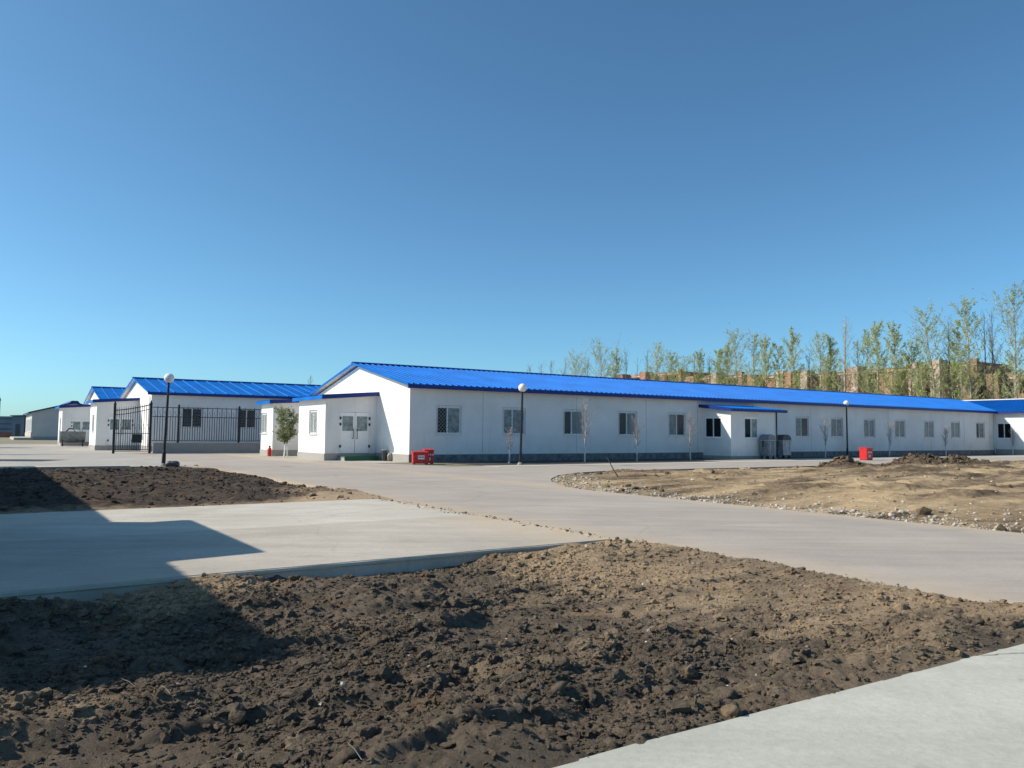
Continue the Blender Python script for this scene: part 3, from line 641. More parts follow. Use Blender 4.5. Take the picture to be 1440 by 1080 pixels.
def gable_porch(root, y0, y1, p, zin, zout, plinth=0.35, door=True, win=True, open_leaf=False):
    """entrance porch on the gable x=0, sticking out to x=-p, y from y0 to y1; door in the face at y0"""
    po = MB(); hd = []
    xd0, xd1 = -p*0.70, -p*0.15
    if door: hd = [(xd0, xd1, 0.30, 2.48)]
    zf = lambda x: zin+(zout-zin)*(-x/p)
    # front face (y0), split so that its top follows the lean-to slope
    wall_face(po, -p, 0, plinth, min(zin, zout)-0.02, y0, -1, 'x', [(a, b, max(c, plinth), d) for a, b, c, d in hd])
    zt = min(zin, zout)-0.02
    po.add([(-p, y0, zt), (0, y0, zt), (0, y0, zin), (-p, y0, zout)], [(0, 1, 2, 3)])
    yl = (y0+1.25, y0+2.35, 1.35, 2.6) if win else None
    wall_face(po, y0, y1, plinth, zout, -p, -1, 'y', [yl] if win else [])
    po.add([(-p, y1, plinth), (0, y1, plinth), (0, y1, zin), (-p, y1, zout)], [(0, 1, 2, 3)])
    o = po.build('porch', M_plaster, root, fix=False)
    pl = MB(); pl.box(-p-0.03, 0.0, y0-0.03, y1+0.03, -0.1, plinth); pl.build('porch_plinth', M_plinth, o)
    if win: window(o, yl[0], yl[1], -p, yl[2], yl[3], -1, 'y', curtain='both')
    if door:
        mid = (xd0+xd1)/2
        for k, (a, b) in enumerate(((xd0, mid-0.012), (mid+0.012, xd1))):
            dl = MB(); dl.box(a, b, y0+0.02, y0+0.07, max(0.30, plinth)+0.01, 2.47)
            gz0, gz1 = 1.52, 2.28; dm = dl.build('door', M_pvc, o, bevel=0.006)
            gl = MB(); gl.box(a+0.09, b-0.09, y0+0.005, y0+0.03, gz0, gz1); gl.build('door_glass', M_curtain, dm)
            hn = MB(); hx = (b-0.10) if k == 0 else (a+0.10)
            hn.tube([(hx, y0-0.03, 1.12), (hx, y0-0.07, 1.14), (hx, y0-0.07, 1.60), (hx, y0-0.03, 1.62)], 0.016, 6)
            hn.box(hx-0.02, hx+0.02, y0-0.03, y0+0.02, 1.11, 1.15); hn.box(hx-0.02, hx+0.02, y0-0.03, y0+0.02, 1.59, 1.63); hn.build('handle', M_iron, dm)
            hx = a-0.03 if k == 0 else b+0.03
            for z in (0.72, 1.86, 2.18):
                h_ = MB(); h_.box(hx-0.045, hx+0.045, y0-0.03, y0+0.02, z-0.07, z+0.07); h_.build('hinge', M_iron, dm)
    # lean-to roof sloping down and out
    rf = MB(); e = 0.28; xo = -p-e; zo = zout+(zout-zin)*(e/p)
    rb = MB(); vs0 = len(rb.v); ribbed(rb, y0-e, y1+e, (xo, zo+0.13), (-0.02, zin+0.13), 0.36, 0.03, along='y')
    r_ = rb.build('porch_roof', M_roof, o, fix=False)
    sb = MB(); sb.add([(xo, y0-e, zo), (0, y0-e, zin), (0, y1+e, zin), (xo, y1+e, zo), (xo, y0-e, zo+0.12), (0, y0-e, zin+0.12), (0, y1+e, zin+0.12), (xo, y1+e, zo+0.12)],
           [(0, 3, 2, 1), (4, 5, 6, 7), (0, 1, 5, 4), (1, 2, 6, 5), (2, 3, 7, 6), (3, 0, 4, 7)]); sb.build('porch_soffit', M_soffit, r_)
    fb = MB(); fb.add([(xo-0.03, y0-e-0.03, zo-0.06), (0, y0-e-0.03, zin-0.04), (0, y0-e-0.003, zin-0.04), (xo-0.03, y0-e-0.003, zo-0.06), (xo-0.03, y0-e-0.03, zo+0.17), (0, y0-e-0.03, zin+0.17), (0, y0-e-0.003, zin+0.17), (xo-0.03, y0-e-0.003, zo+0.17)],
           [(0, 3, 2, 1), (4, 5, 6, 7), (0, 1, 5, 4), (1, 2, 6, 5), (2, 3, 7, 6), (3, 0, 4, 7)])
    fb.build('porch_fascia', M_trim, r_)
    f2 = MB(); f2.box(xo-0.03, xo-0.003, y0-e, y1+e, zo-0.06, zo+0.13); f2.build('porch_eave_strip', M_roof, r_)
    return o

# ------------------------------------------------------------------ main long building
main = thing('long_building', W(0, 0), ANG, 'longest white building with bright blue roof, its windowed wall running across the middle', 'building')
wp = [(614, 649, 'right', .45), (707, 740, 'both', .42), (792, 822, 'right', .4), (869, 897, 'right', .45), (940, 964.5, 'left', .5),
      (1119, 1137, 'left', .45), (1168, 1185.5, 'both', .5), (1214, 1231, 'both', .5), (1258, 1273, 'both', .45), (1299, 1313.5, 'both', .5), (1336, 1350.5, 'both', .45), (1371.5, 1385, 'right', .4)]
ww = []
for a, b, s_, sp in wp:
    c = (u_at(a)+u_at(b))/2; ww.append((c-0.70, c+0.70, s_, sp))
LM = u_at(1398)
q = MB(); q.box(0.0, LM, -0.045, -0.031, -0.05, 0.36); q.build('plinth_shade_band', M_plinth_shade, main)  # strip darkens the shaded front of the plinth; the sunlit gable side stays pale
gable_building(main, LM, 13.1, 3.73, 1.40, ww, roofL=LM+6.0)
gable_porch(main, 3.94, 8.04, 2.82, 3.42, 3.20)
# front porch (lean-to bay) on the long wall
pu0, pu1, pd = u_at(988), u_at(988)+4.30, 2.29
bp = MB(); pl0 = 0.2
wl0 = (-pd+0.75, -pd+2.10, 1.30, 2.62); wf0 = (pu0+1.25, pu0+2.55, 1.28, 2.60)
wall_face(bp, -pd, 0, pl0, 3.02, pu0, -1, 'y', [wl0]); wall_face(bp, pu0, pu1, pl0, 3.02, -pd, -1, 'x', [wf0])
bp.add([(pu1, -pd, pl0), (pu1, 0, pl0), (pu1, 0, 3.3), (pu1, -pd, 3.02)], [(0, 1, 2, 3)]); bp.add([(pu0, -pd, 3.02), (pu0, 0, 3.02), (pu0, 0, 3.3)], [(0, 1, 2)])
bo = bp.build('bay', M_plaster, main, fix=False)
q = MB(); q.box(pu0-0.03, pu1+0.03, -pd-0.03, 0, -0.1, pl0); q.build('bay_plinth', M_plinth, bo)
window(bo, wl0[0], wl0[1], pu0, wl0[2], wl0[3], -1, 'y', grille=False, curtain='none'); window(bo, wf0[0], wf0[1], -pd, wf0[2], wf0[3], -1, 'x', grille=False, curtain='right')
rb = MB(); ribbed(rb, pu0-0.3, pu1+0.65, (-pd-0.3, 3.10), (-0.0, 3.38), 0.36, 0.03); br_o = rb.build('bay_roof', M_roof, bo, fix=False)
q = MB(); q.prism([(-pd-0.29, 2.98), (0, 3.26), (0, 3.37), (-pd-0.29, 3.09)], 'x', pu0-0.29, pu1+0.64); q.build('bay_soffit', M_soffit, br_o)
q = MB(); q.box(pu0-0.33, pu1+0.68, -pd-0.34, -pd-0.31, 2.92, 3.10); q.prism([(-pd-0.31, 2.93), (0, 3.21), (0, 3.41), (-pd-0.31, 3.13)], 'x', pu0-0.34, pu0-0.305); q.build('bay_fascia', M_trim, br_o)
q = MB(); q.tube([(pu1-0.05, -pd-0.06, 2.95), (pu1-0.05, -pd-0.06, 0.1)], 0.04, 8); q.build('downpipe', M_galv_dark, main, smooth=True)
q = MB(); q.tube([(LM-0.12, -0.08, 3.6), (LM-0.12, -0.08, 1.2), (LM-0.12, -0.08, 0.1)], 0.05, 8); q.build('downpipe', M_pvc, main, smooth=True)
# cracks and seams between wall panels, thin raised strips
for k in range(11):
    a = 4.2+k*5.3; a = a if not (pu0-0.3 < a < pu1+0.3) else pu1+0.8
    if any(x[0]-0.05 < a < x[1]+0.05 for x in ww): a += 0.9
    q = MB(); q.box(a, a+0.02, -0.006, 0.0, 0.40, 3.55); q.build('panel_seam', M_seam, main)

# small vestibule behind the entrance porch
vs_ = thing('rear_vestibule', W(0, 0), ANG, 'small white vestibule with blue roof behind the leafy shrub', 'outbuilding')
gable_porch(vs_, 12.5, 14.9, 2.9, 3.35, 3.2, door=False, win=True)
# wing at the far end
wing = thing('cross_wing', W(LM, -30), ANG+math.pi/2, 'building wing with darker blue roof standing across the far right end', 'building')
# local x runs along +V, y runs along -U ; use its far long wall
def wing_build():
    Wd = 13.1; x1 = 44
    wl = MB(); a, b = 30-1.40, 30-0.22
    wall_face(wl, 0, x1, 0.45, 3.73, 0, 1, 'x', [(a, b, 1.40, 2.82), (a-7, b-7, 1.40, 2.82), (a-11, b-11, 1.40, 2.82)])
    wl.add([(0, 0, .45), (0, -Wd, .45), (0, -Wd, 3.73), (0, -Wd/2, 4.95), (0, 0, 3.73)], [(0, 1, 2, 3, 4)])
    wl.add([(0, -Wd, .45), (x1, -Wd, .45), (x1, -Wd, 3.73), (0, -Wd, 3.73)], [(0, 1, 2, 3)])
    wl.add([(x1, 0, .45), (x1, -Wd, .45), (x1, -Wd, 3.73), (x1, -Wd/2, 4.95), (x1, 0, 3.73)], [(0, 1, 2, 3, 4)])
    wl.build('wall', M_plaster, wing, fix=False)
    q = MB(); q.box(-0.03, x1, -Wd-0.03, 0.03, -0.1, 0.45); q.build('plinth', M_plinth, wing)
    for k in (0, 7, 11): window(wing, a-k, b-k, 0, 1.40, 2.82, 1, 'x', grille=False, curtain='none')
    rb = MB(); ribbed(rb, -0.3, x1, (0.4, 3.82), (-Wd/2, 5.12)); ribbed(rb, -0.3, x1, (-Wd-0.4, 3.82), (-Wd/2, 5.12)); r_ = rb.build('roof', M_roof, wing, fix=False)
    q = MB(); q.prism([(0.39, 3.75), (-Wd/2, 5.05), (-Wd-0.39, 3.75), (-Wd-0.39, 3.81), (-Wd/2, 5.11), (0.39, 3.81)], 'x', -0.29, 29.55); q.build('soffit', M_soffit, r_)
    q = MB(); q.box(-0.3, 29.58, 0.395, 0.45, 3.62, 3.83); q.build('fascia', M_trim, r_)
    q = MB(); q.prism([(-Wd/2-0.22, 5.13), (-Wd/2, 5.23), (-Wd/2+0.22, 5.13), (-Wd/2, 5.16)], 'x', -0.3, x1); q.build('ridge_cap', M_soffit, r_)
wing_build()

# second and third buildings, on the left
c2 = at(213, 55.0)
b2 = thing('gabled_building', c2, ANG, 'white gabled building with blue roof standing behind the black iron fence', 'building')
def lu(px, c):      # local x on a long wall through c at column px
    k = (px-720.0)/FPX; return (k*c.y-c.x)/(U.x-k*U.y)
w2 = []
for a, b in ((263, 279), (336, 359)):
    s_ = (lu(a, c2)+lu(b, c2))/2; w2.append((s_-0.7, s_+0.7, 'none'))
gable_building(b2, 44, 13.1, 4.05, 1.25, w2, winz=(1.7, 3.15), pitch=0.9)
gable_porch(b2, 5.3, 9.4, 2.82, 3.75, 3.55)
q = MB(); q.tube([(-0.07, 0.35, 3.9), (-0.07, 0.35, 0.3)], 0.05, 8); q.build('downpipe', M_pvc, b2, smooth=True)
c3 = at(145, 71.6)
b3 = thing('gabled_building', c3, ANG, 'smaller looking white building with blue roof, behind the fenced one at left', 'building')
gable_building(b3, 30, 13.1, 4.15, 1.35, [], pitch=0.9)
gable_porch(b3, 5.0, 9.1, 2.82, 3.8, 3.6)
# low grey gabled building far left: gable looks at the camera
c4 = at(46, 118.0)
b4 = thing('grey_building', c4, ANG, 'long low grey building with a dark roof edge at far left', 'building')
def build4():
    Wd = 11.0; Ln = 20.0; wl = MB(); yy = 0
    wall_face(wl, 0, Ln, 0.5, 4.1, 0, -1, 'y', [(k*2.6+1, k*2.6+2.3, 1.2, 3.2) for k in range(7)])
    wl.add([(0, 0, .5), (Wd, 0, .5), (Wd, 0, 4.1), (Wd*0.5, 0, 5.6), (0, 0, 4.1)], [(0, 1, 2, 3, 4)])
    wl.add([(Wd, 0, .5), (Wd, Ln, .5), (Wd, Ln, 4.1), (Wd, 0, 4.1)], [(0, 1, 2, 3)]); wl.add([(0, Ln, .5), (Wd, Ln, .5), (Wd, Ln, 4.1), (Wd/2, Ln, 5.6), (0, Ln, 4.1)], [(0, 1, 2, 3, 4)])
    wl.build('wall', M_plaster_grey, b4, fix=False)
    q = MB(); q.box(-0.04, Wd+0.04, -0.04, Ln+0.04, -0.1, 0.5); q.build('plinth', M_plinth, b4)
    for k in range(7): window(b4, k*2.6+1, k*2.6+2.3, 0, 1.2, 3.2, -1, 'y', grille=False, curtain='both')
    q = MB(); q.prism([(-0.5, 3.98), (Wd/2, 5.62), (Wd+0.5, 3.98), (Wd+0.5, 4.16), (Wd/2, 5.82), (-0.5, 4.16)], 'y', -0.4, Ln+0.4); r_ = q.build('roof', M_trim, b4)
    q = MB(); q.prism([(Wd/2-0.7, 5.66), (Wd/2+0.7, 5.66), (Wd/2+0.4, 6.0), (Wd/2-0.4, 6.0)], 'y', -0.42, Ln+0.42); q.build('ridge_vent', M_trim, r_)
    q = MB(); q.box(-0.06, 0, 0, Ln, 0.5, 1.1); q.box(-2.2, 0.3, -0.3, Ln, -0.05, 0.35); q.build('step', M_walk, b4)
build4()
# far shed and sheet fence
sh = thing('shed', at(27, 150), ANG*0.6, 'small blue grey shed with a dark side at far left', 'shed')
q = MB(); q.box(-1.0, 1.0, 0, 4, -0.1, 4.1); q.build('wall', M_bluefence, sh); q = MB(); q.prism([(-1.3, 4.1), (1.5, 4.1), (1.5, 4.35), (-1.3, 4.25)], 'y', -0.4, 4.3); q.build('roof', M_galv_dark, sh)
q = MB(); q.box(-0.4, 0.35, -0.06, 0.0, 0.0, 2.6); q.build('door', M_galv_dark, sh); q = MB(); q.box(1.0, 2.0, 0.2, 3.8, -0.1, 4.0); q.build('annex', M_brown, sh)
ff = thing('sheet_fence', at(-14, 158), 0.1, 'blue grey corrugated sheet fence at the far left edge', 'fence')
q = MB(); ribs = []
for k in range(26):
    q.box(-6+k*0.5, -6+k*0.5+0.3, 0, 0.05, 1.0, 4.2); q.box(-6+k*0.5+0.3, -6+k*0.5+0.5, 0.03, 0.06, 1.0, 4.2)
q.build('sheet_panel', M_bluefence, ff)
q = MB(); q.box(-6, 7, -0.08, -0.01, 1.55, 1.75); q.box(-6, 7, -0.08, -0.01, 2.6, 2.75); q.box(-6, 7, -0.08, -0.01, 3.6, 3.75); q.build('rail', M_galv_dark, ff)
q = MB(); q.box(-6, 7, -0.12, 0.1, -0.1, 1.0); q.build('base_panel', M_brown, ff)

# the building left of the camera whose shadow lies over the foreground
b5 = thing('gabled_building', W(-20.5, -26.7), ANG+math.pi/2, 'white gabled building just outside the left edge, casting the foreground shadow', 'building')
# local x -> +V (away), local y -> -U (left)
gable_building(b5, 30.0, 13.1, 3.73, 1.22, [], oh=0.40, ov=0.3)
q = MB(); e5 = 0
wall_face(q, 3.4, 7.0, 0.35, 3.05, -2.1, -1, 'x', [])
q.add([(3.4, 0, .35), (3.4, -2.1, .35), (3.4, -2.1, 3.05), (3.4, 0, 3.35)], [(0, 1, 2, 3)]); q.add([(7.0, 0, .35), (7.0, -2.1, .35), (7.0, -2.1, 3.05), (7.0, 0, 3.35)], [(0, 1, 2, 3)])
o5 = q.build('porch', M_plaster, b5, fix=False)
q = MB(); q.prism([(-2.35, 3.02), (0, 3.36), (0, 3.5), (-2.35, 3.12)], 'x', 3.2, 7.2); q.build('porch_roof', M_roof, o5)
q = MB(); q.box(3.37, 7.03, -2.13, 0, -0.1, 0.35); q.build('porch_plinth', M_plinth, o5)

# unseen booths added beyond the left edge to throw the two shadow bars
def booth(loc, label, w_, d_, h_):
    b = thing('shadow_booth', loc, 0.0, label, 'booth', 'added shadow-casting booths beyond the left edge')
    q = MB(); q.box(-w_, 0, 0, d_, -0.1, h_); q.build('wall', M_plaster, b, bevel=0.02)
    q = MB(); q.box(-w_-0.2, 0.15, -0.15, d_+0.15, h_, h_+0.12); q.build('roof', M_roof, b)
    q = MB(); q.box(-w_*0.7, -w_*0.3, -0.03, 0.0, 1.0, 2.0); q.build('window', M_glass, b)
    return b
booth(Vector((-25.6, 36.2, 0)), 'unseen white booth added for its shadow, flat blue roof, nearer the gate, beyond the left edge', 2.2, 2.1, 2.8)
booth(Vector((-43.0, 62.5, 0)), 'unseen white booth added for its shadow, flat blue roof, farther down the left road', 2.2, 2.2, 2.8)

# ------------------------------------------------------------------ iron fence on low wall
FV = 20.4
lw = MB(); lw.box(-8.2, -1.2, -0.12, 0.12, -0.1, 0.68); fence = thing('iron_fence', W(0, FV), ANG, 'black wrought iron fence on a low concrete wall before the gabled building', 'fence')
lw.build('low_wall', M_plinth, fence)
q = MB()
for z in (0.78, 2.35, 2.95): q.box(-8.3, -1.2, -0.02, 0.02, z, z+0.045)
q.build('rail', M_iron, fence)
q = MB(); a = -8.15; k = 0
while a < -1.25:
    top = 2.95
    if k % 2: q.box(a-0.018, a+0.018, -0.018, 0.018, 0.8, 2.95)
    else: q.box(a-0.018, a+0.018, -0.018, 0.018, 0.8, 2.35); q.tube([(a, 0, 2.36), (a+0.05, 0, 2.5), (a-0.04, 0, 2.62), (a, 0, 2.75)], 0.012, 5)
    q.tube([(a, 0, 2.98), (a, 0, 3.12)], [0.02, 0.003], 5) if k % 4 == 1 else None
    a += 0.155; k += 1
q.build('bars', M_iron, fence)
for px in (252, 337):
    pu = u_at(px, FV); q = MB(); q.box(pu-0.06, pu+0.06, -0.06, 0.06, 0.60, 3.05); q.lathe([(0.04, 3.05), (0.09, 3.12), (0.03, 3.2)], 8, (pu, 0)); q.build('post', M_iron, fence)
def gate_leaf(name, u0, u1, label, rise_to_right=True):
    g_ = thing(name, W(u0, FV), ANG, label, 'gate'); Lw = u1-u0
    for k, a in enumerate((0, Lw)):
        q = MB(); q.box(a-0.07, a+0.07, -0.07, 0.07, -0.1, 3.0+0.08*k); q.lathe([(0.05, 3.0+0.08*k), (0.10, 3.08+0.08*k), (0.01, 3.35+0.08*k)], 8, (a, 0)); q.build('post', M_iron, g_)
    fz = lambda a: 2.72+0.42*(a/Lw if rise_to_right else 1-a/Lw)**1.5
    q = MB(); n = 12
    q.tube([(Lw*i/n, 0, fz(Lw*i/n)) for i in range(n+1)], 0.03, 6); q.tube([(Lw*i/n, 0, fz(Lw*i/n)-0.28) for i in range(n+1)], 0.022, 6)
    for z in (0.12, 0.22, 1.25): q.box(-0.02, Lw+0.02, -0.02, 0.02, z, z+0.04)
    for a in (0.03, Lw-0.03): q.box(a-0.03, a+0.03, -0.025, 0.025, 0.1, fz(a))
    q.build('frame', M_iron, g_)
    q = MB(); nb = int(Lw/0.13)
    for i in range(1, nb):
        a = Lw*i/nb; q.tube([(a, 0, 0.2), (a, 0, fz(a)+0.03)], 0.019, 5); q.tube([(a, 0, fz(a)), (a, 0, fz(a)+0.2)], [0.022, 0.003], 5)
        if i % 2: q.tube([(a, 0, 1.5), (a+0.06, 0, 1.6), (a, 0, 1.72), (a-0.06, 0, 1.82), (a, 0, 1.9)], 0.012, 5)
    q.build('bars', M_iron, g_)
    return g_
gl = gate_leaf('pedestrian_gate', -10.5, -8.4, 'black wrought iron gate with curved top between two posts', True)
q = MB(); q.box(1.05, 1.62, -0.05, -0.02, 0.68, 1.22); q.build('lock_plate', M_iron, gl)
gate_leaf('driveway_gate', -18.9, -16.65, 'black wrought iron gate leaf at the extreme left edge', True)

# ------------------------------------------------------------------ lamps
def lamp(loc, label, h, lean, base=True):
    o = thing('street_lamp', loc, 0, label, 'lamp', 'globe lamps along the roads'); o.rotation_euler = (0, lean, 0)
    q = MB(); q.lathe([(0.085, -0.2), (0.085, 0.05), (0.07, 0.6), (0.055, 0.62), (0.045, h-0.42), (0.07, h-0.40), (0.075, h-0.34)], 12); q.build('pole', M_iron, o, smooth=False)
    q = MB(); pr = [(0.2*math.sin(math.pi*i/14)+0.0005, h-0.2-0.2*math.cos(math.pi*i/14)) for i in range(15)]; q.lathe(pr, 24); q.build('globe', M_globe, o, smooth=True)
    q = MB(); q.lathe([(0.16, -0.2), (0.15, 0.02), (0.10, 0.09), (0.09, 0.12)], 10); q.build('footing', M_stone, o)
    return o
lamp(at(233, 32.4)+Vector((0, 0, 0.0)), 'globe lamp on black pole beside the dark soil patch at left', 3.80, 0.03)
lamp(at(732.5, 36.8), 'globe lamp on black pole in front of the second window of the long wall', 3.78, 0.022)
lamp(at(1191, 58.0), 'globe lamp on black pole near the single red box at right', 4.1, -0.005)
def rock(name, loc, r, label, cat, mt, seed, flat=0.7):
    bv, bf = ico(3); rs = np.random.RandomState(seed); d = 0.30*(fbm(bv[:, 0]*1.7+seed, bv[:, 1]*1.7+bv[:, 2]*1.3, 4, seed)-0.5)
    P = bv*(1+d)[:, None]*np.array([r[0], r[1], r[2]]); P = np.clip(P, -np.array(r)*0.86, np.array(r)*0.86)
    me = np_mesh(name, P, bf, mt, None, False); me.location = loc; return tag(me, label, cat)
rock('rubble_block', at(243, 32.0)+Vector((0.08, 0, 0.08)), (0.30, 0.2, 0.17), 'lump of broken concrete at the foot of the left lamp', 'rubble', M_galv_dark, 3)

# ------------------------------------------------------------------ red boxes, bins
def red_box(loc, rz, w_, d_, h_, label, lab=True, marks=False):
    o = thing('fire_sand_box', loc, rz, label, 'box', 'red fire sand boxes')
    q = MB(); q.box(-w_/2, w_/2, -d_/2, d_/2, 0.03, h_*0.86); b = q.build('body', M_red, o, bevel=0.012)
    q = MB(); q.prism([(-d_/2-0.03, h_*0.865), (d_/2+0.02, h_*0.865), (d_/2+0.02, h_), (-d_/2-0.03, h_*0.93)], 'x', -w_/2-0.02, w_/2+0.02); q.build('lid', M_red, o, bevel=0.008)
    q = MB()
    for a in (-w_/2+0.06, w_/2-0.06): q.box(a-0.03, a+0.03, -d_/2+0.02, d_/2-0.02, -0.02, 0.03)
    q.build('feet', M_galv_dark, o)
    if lab:
        q = MB(); q.box(-0.13, 0.17, -d_/2-0.008, -d_/2-0.002, h_*0.38, h_*0.68); lb = q.build('label_plate', M_white, o)
        q = MB()
        for k in range(4): q.box(-0.10+k*0.065, -0.055+k*0.065, -d_/2-0.011, -d_/2-0.0085, h_*0.50, h_*0.59)
        q.build('lettering', M_galv_dark, lb)
    if marks:
        q = MB()
        for k in range(4): q.box(-0.2+k*0.11, -0.13+k*0.11, -d_/2-0.007, -d_/2-0.002, h_*0.56, h_*0.66)
        for k in range(2): q.box(-0.12+k*0.11, -0.06+k*0.11, -d_/2-0.007, -d_/2-0.002, h_*0.22, h_*0.42)
        q.build('lettering', M_white, o)
    return o
red_box(at(592, 36.6), ANG*0.45, 0.70, 0.5, 0.60, 'red box with white label plate, nearest the corner of the long building')
red_box(at(604, 37.3), ANG*0.45, 0.42, 0.5, 0.70, 'taller narrow red box behind the one with a white label', False, True)
red_box(at(1217, 49.0), ANG, 0.62, 0.5, 0.80, 'single red box on the footpath near the right lamp', False, True)
ex = thing('red_cabinet', at(381, 47.0), ANG, 'small red cylinder standing before the rear vestibule', 'extinguisher')
q = MB(); q.lathe([(0.11, 0), (0.12, 0.02), (0.12, 0.42), (0.05, 0.52), (0.04, 0.58)], 14); q.build('cylinder', M_red, ex, smooth=False); q = MB(); q.box(-0.06, 0.06, -0.02, 0.02, 0.56, 0.62); q.build('valve', M_iron, ex)

def dumpster(loc, rz, label, open_, mt=None):
    mt = mt or M_galv
    o = thing('dumpster', loc, rz, label, 'dumpster', 'metal dumpsters beside the bay')
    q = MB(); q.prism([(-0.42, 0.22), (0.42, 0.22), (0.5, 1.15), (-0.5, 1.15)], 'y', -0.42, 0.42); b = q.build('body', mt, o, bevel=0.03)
    q = MB(); q.box(-0.54, 0.54, -0.46, 0.46, 1.15, 1.20); q.build('rim', M_galv, o, bevel=0.01)
    n = 14; arcp = [(0.5*math.cos(math.pi*i/n), 1.21+0.36*math.sin(math.pi*i/n)) for i in range(n+1)]
    q = MB(); q.prism(arcp, 'y', -0.42, 0.42); q.build('lid', M_galv_dark if open_ else mt, o, bevel=0.01)
    q = MB()
    for a in (-0.25, 0.25): q.box(a-0.02, a+0.02, -0.455, -0.42, 0.4, 1.1)
    q.build('ribs', M_galv, o)
    for s in (-1, 1):
        q = MB(); q.box(s*0.62-0.03 if s > 0 else -0.65, 0.65 if s > 0 else -0.59, -0.05, 0.05, 0.75, 1.18); q.tube([(s*0.48, 0, 0.95), (s*0.62, 0, 0.95)], 0.03, 6); q.build('lifting_arm', M_galv_dark, o)
        for t_2 in (-1, 1):
            q = MB(); q.tube([(s*0.33-0.025, t_2*0.3, 0.09), (s*0.33+0.025, t_2*0.3, 0.09)], 0.09, 12); q.box(s*0.33-0.03, s*0.33+0.03, t_2*0.3-0.03, t_2*0.3+0.03, 0.12, 0.24); q.build('wheel', M_rubber, o)
    return o
d1 = dumpster(W(u_at(1079, -2.8), -2.8), ANG, 'grey metal dumpster with rounded lid, shade tinted into its steel, the one nearer the bay window', False, plain('shade_toned_steel', (0.20, 0.22, 0.24), 0.6, 0.2, 0.25, 5)); d1.scale = (0.74, 0.8, 0.98)  # body and lid coloured darker to carry the shade this bin stands in
d2 = dumpster(W(u_at(1101, -2.2), -2.2), ANG-0.1, 'pale grey metal dumpster with dark arched lid, right of its twin', True); d2.scale = (0.78, 0.8, 0.98)
tk = thing('wheeled_tank', at(104, 72.0)+Vector((0, 0, 0)), ANG, 'grey rounded metal tank on small wheels near the far left porch', 'tank')
n = 16; arcp = [(0.75*math.cos(math.pi+math.pi*i/n), 1.15+0.85*math.sin(math.pi+math.pi*i/n)) for i in range(n+1)]+[(0.75, 1.35), (-0.75, 1.35)]
q = MB(); q.prism([(a, b) for a, b in arcp], 'x', -1.0, 1.0); q.build('body', plain('tank_steel', (0.20, 0.22, 0.22), 0.5, 0.3, 0.25, 3), tk, bevel=0.03)
q = MB(); q.tube([(-0.5, 0, 1.35), (-0.3, 0, 1.6), (0.0, 0, 1.6), (0.2, 0, 1.35)], 0.06, 8); q.build('handle', M_rubber, tk); q = MB(); q.box(-1.06, -1.0, -0.5, 0.5, 0.4, 1.45); q.build('end_plate', M_galv, tk)
for s in (-0.8, 0.8):
    q = MB(); q.tube([(s-0.05, -0.5, 0.14), (s+0.05, -0.5, 0.14)], 0.14, 12); q.box(s-0.04, s+0.04, -0.54, -0.46, 0.2, 0.7); q.build('wheel', M_rubber, tk)

# door step, bin, block by the porch
pw = lambda x, y: W(x, y)
st = thing('door_step', W(-1.15, 3.45), ANG, 'low step covered by a dark green mat under the porch doors', 'step')
q = MB(); q.box(-0.95, 0.85, -0.45, 0.44, -0.1, 0.20); q.build('step_block', M_plinth, st); q = MB(); q.box(-0.98, 0.88, -0.48, 0.43, 0.19, 0.235); q.box(-0.98, 0.88, -0.485, -0.452, 0.03, 0.19); q.build('mat', M_green, st)
bn = thing('litter_bin', at(541.5, 40.6), 0.2, 'small dark grey litter bin in the shade of the porch', 'bin')
q = MB(); q.lathe([(0.10, 0), (0.12, 0.02), (0.145, 0.5), (0.155, 0.52), (0.13, 0.53)], 16); q.build('bucket', M_galv_dark, bn); q = MB(); q.lathe([(0.16, 0.53), (0.16, 0.56), (0.05, 0.60)], 16); q.build('lid', M_galv, bn)
rock('stone_block', at(550.5, 40.3)+Vector((0, 0, 0.2)), (0.17, 0.17, 0.26), 'rough stone block next to the litter bin', 'stone', M_stone, 8)

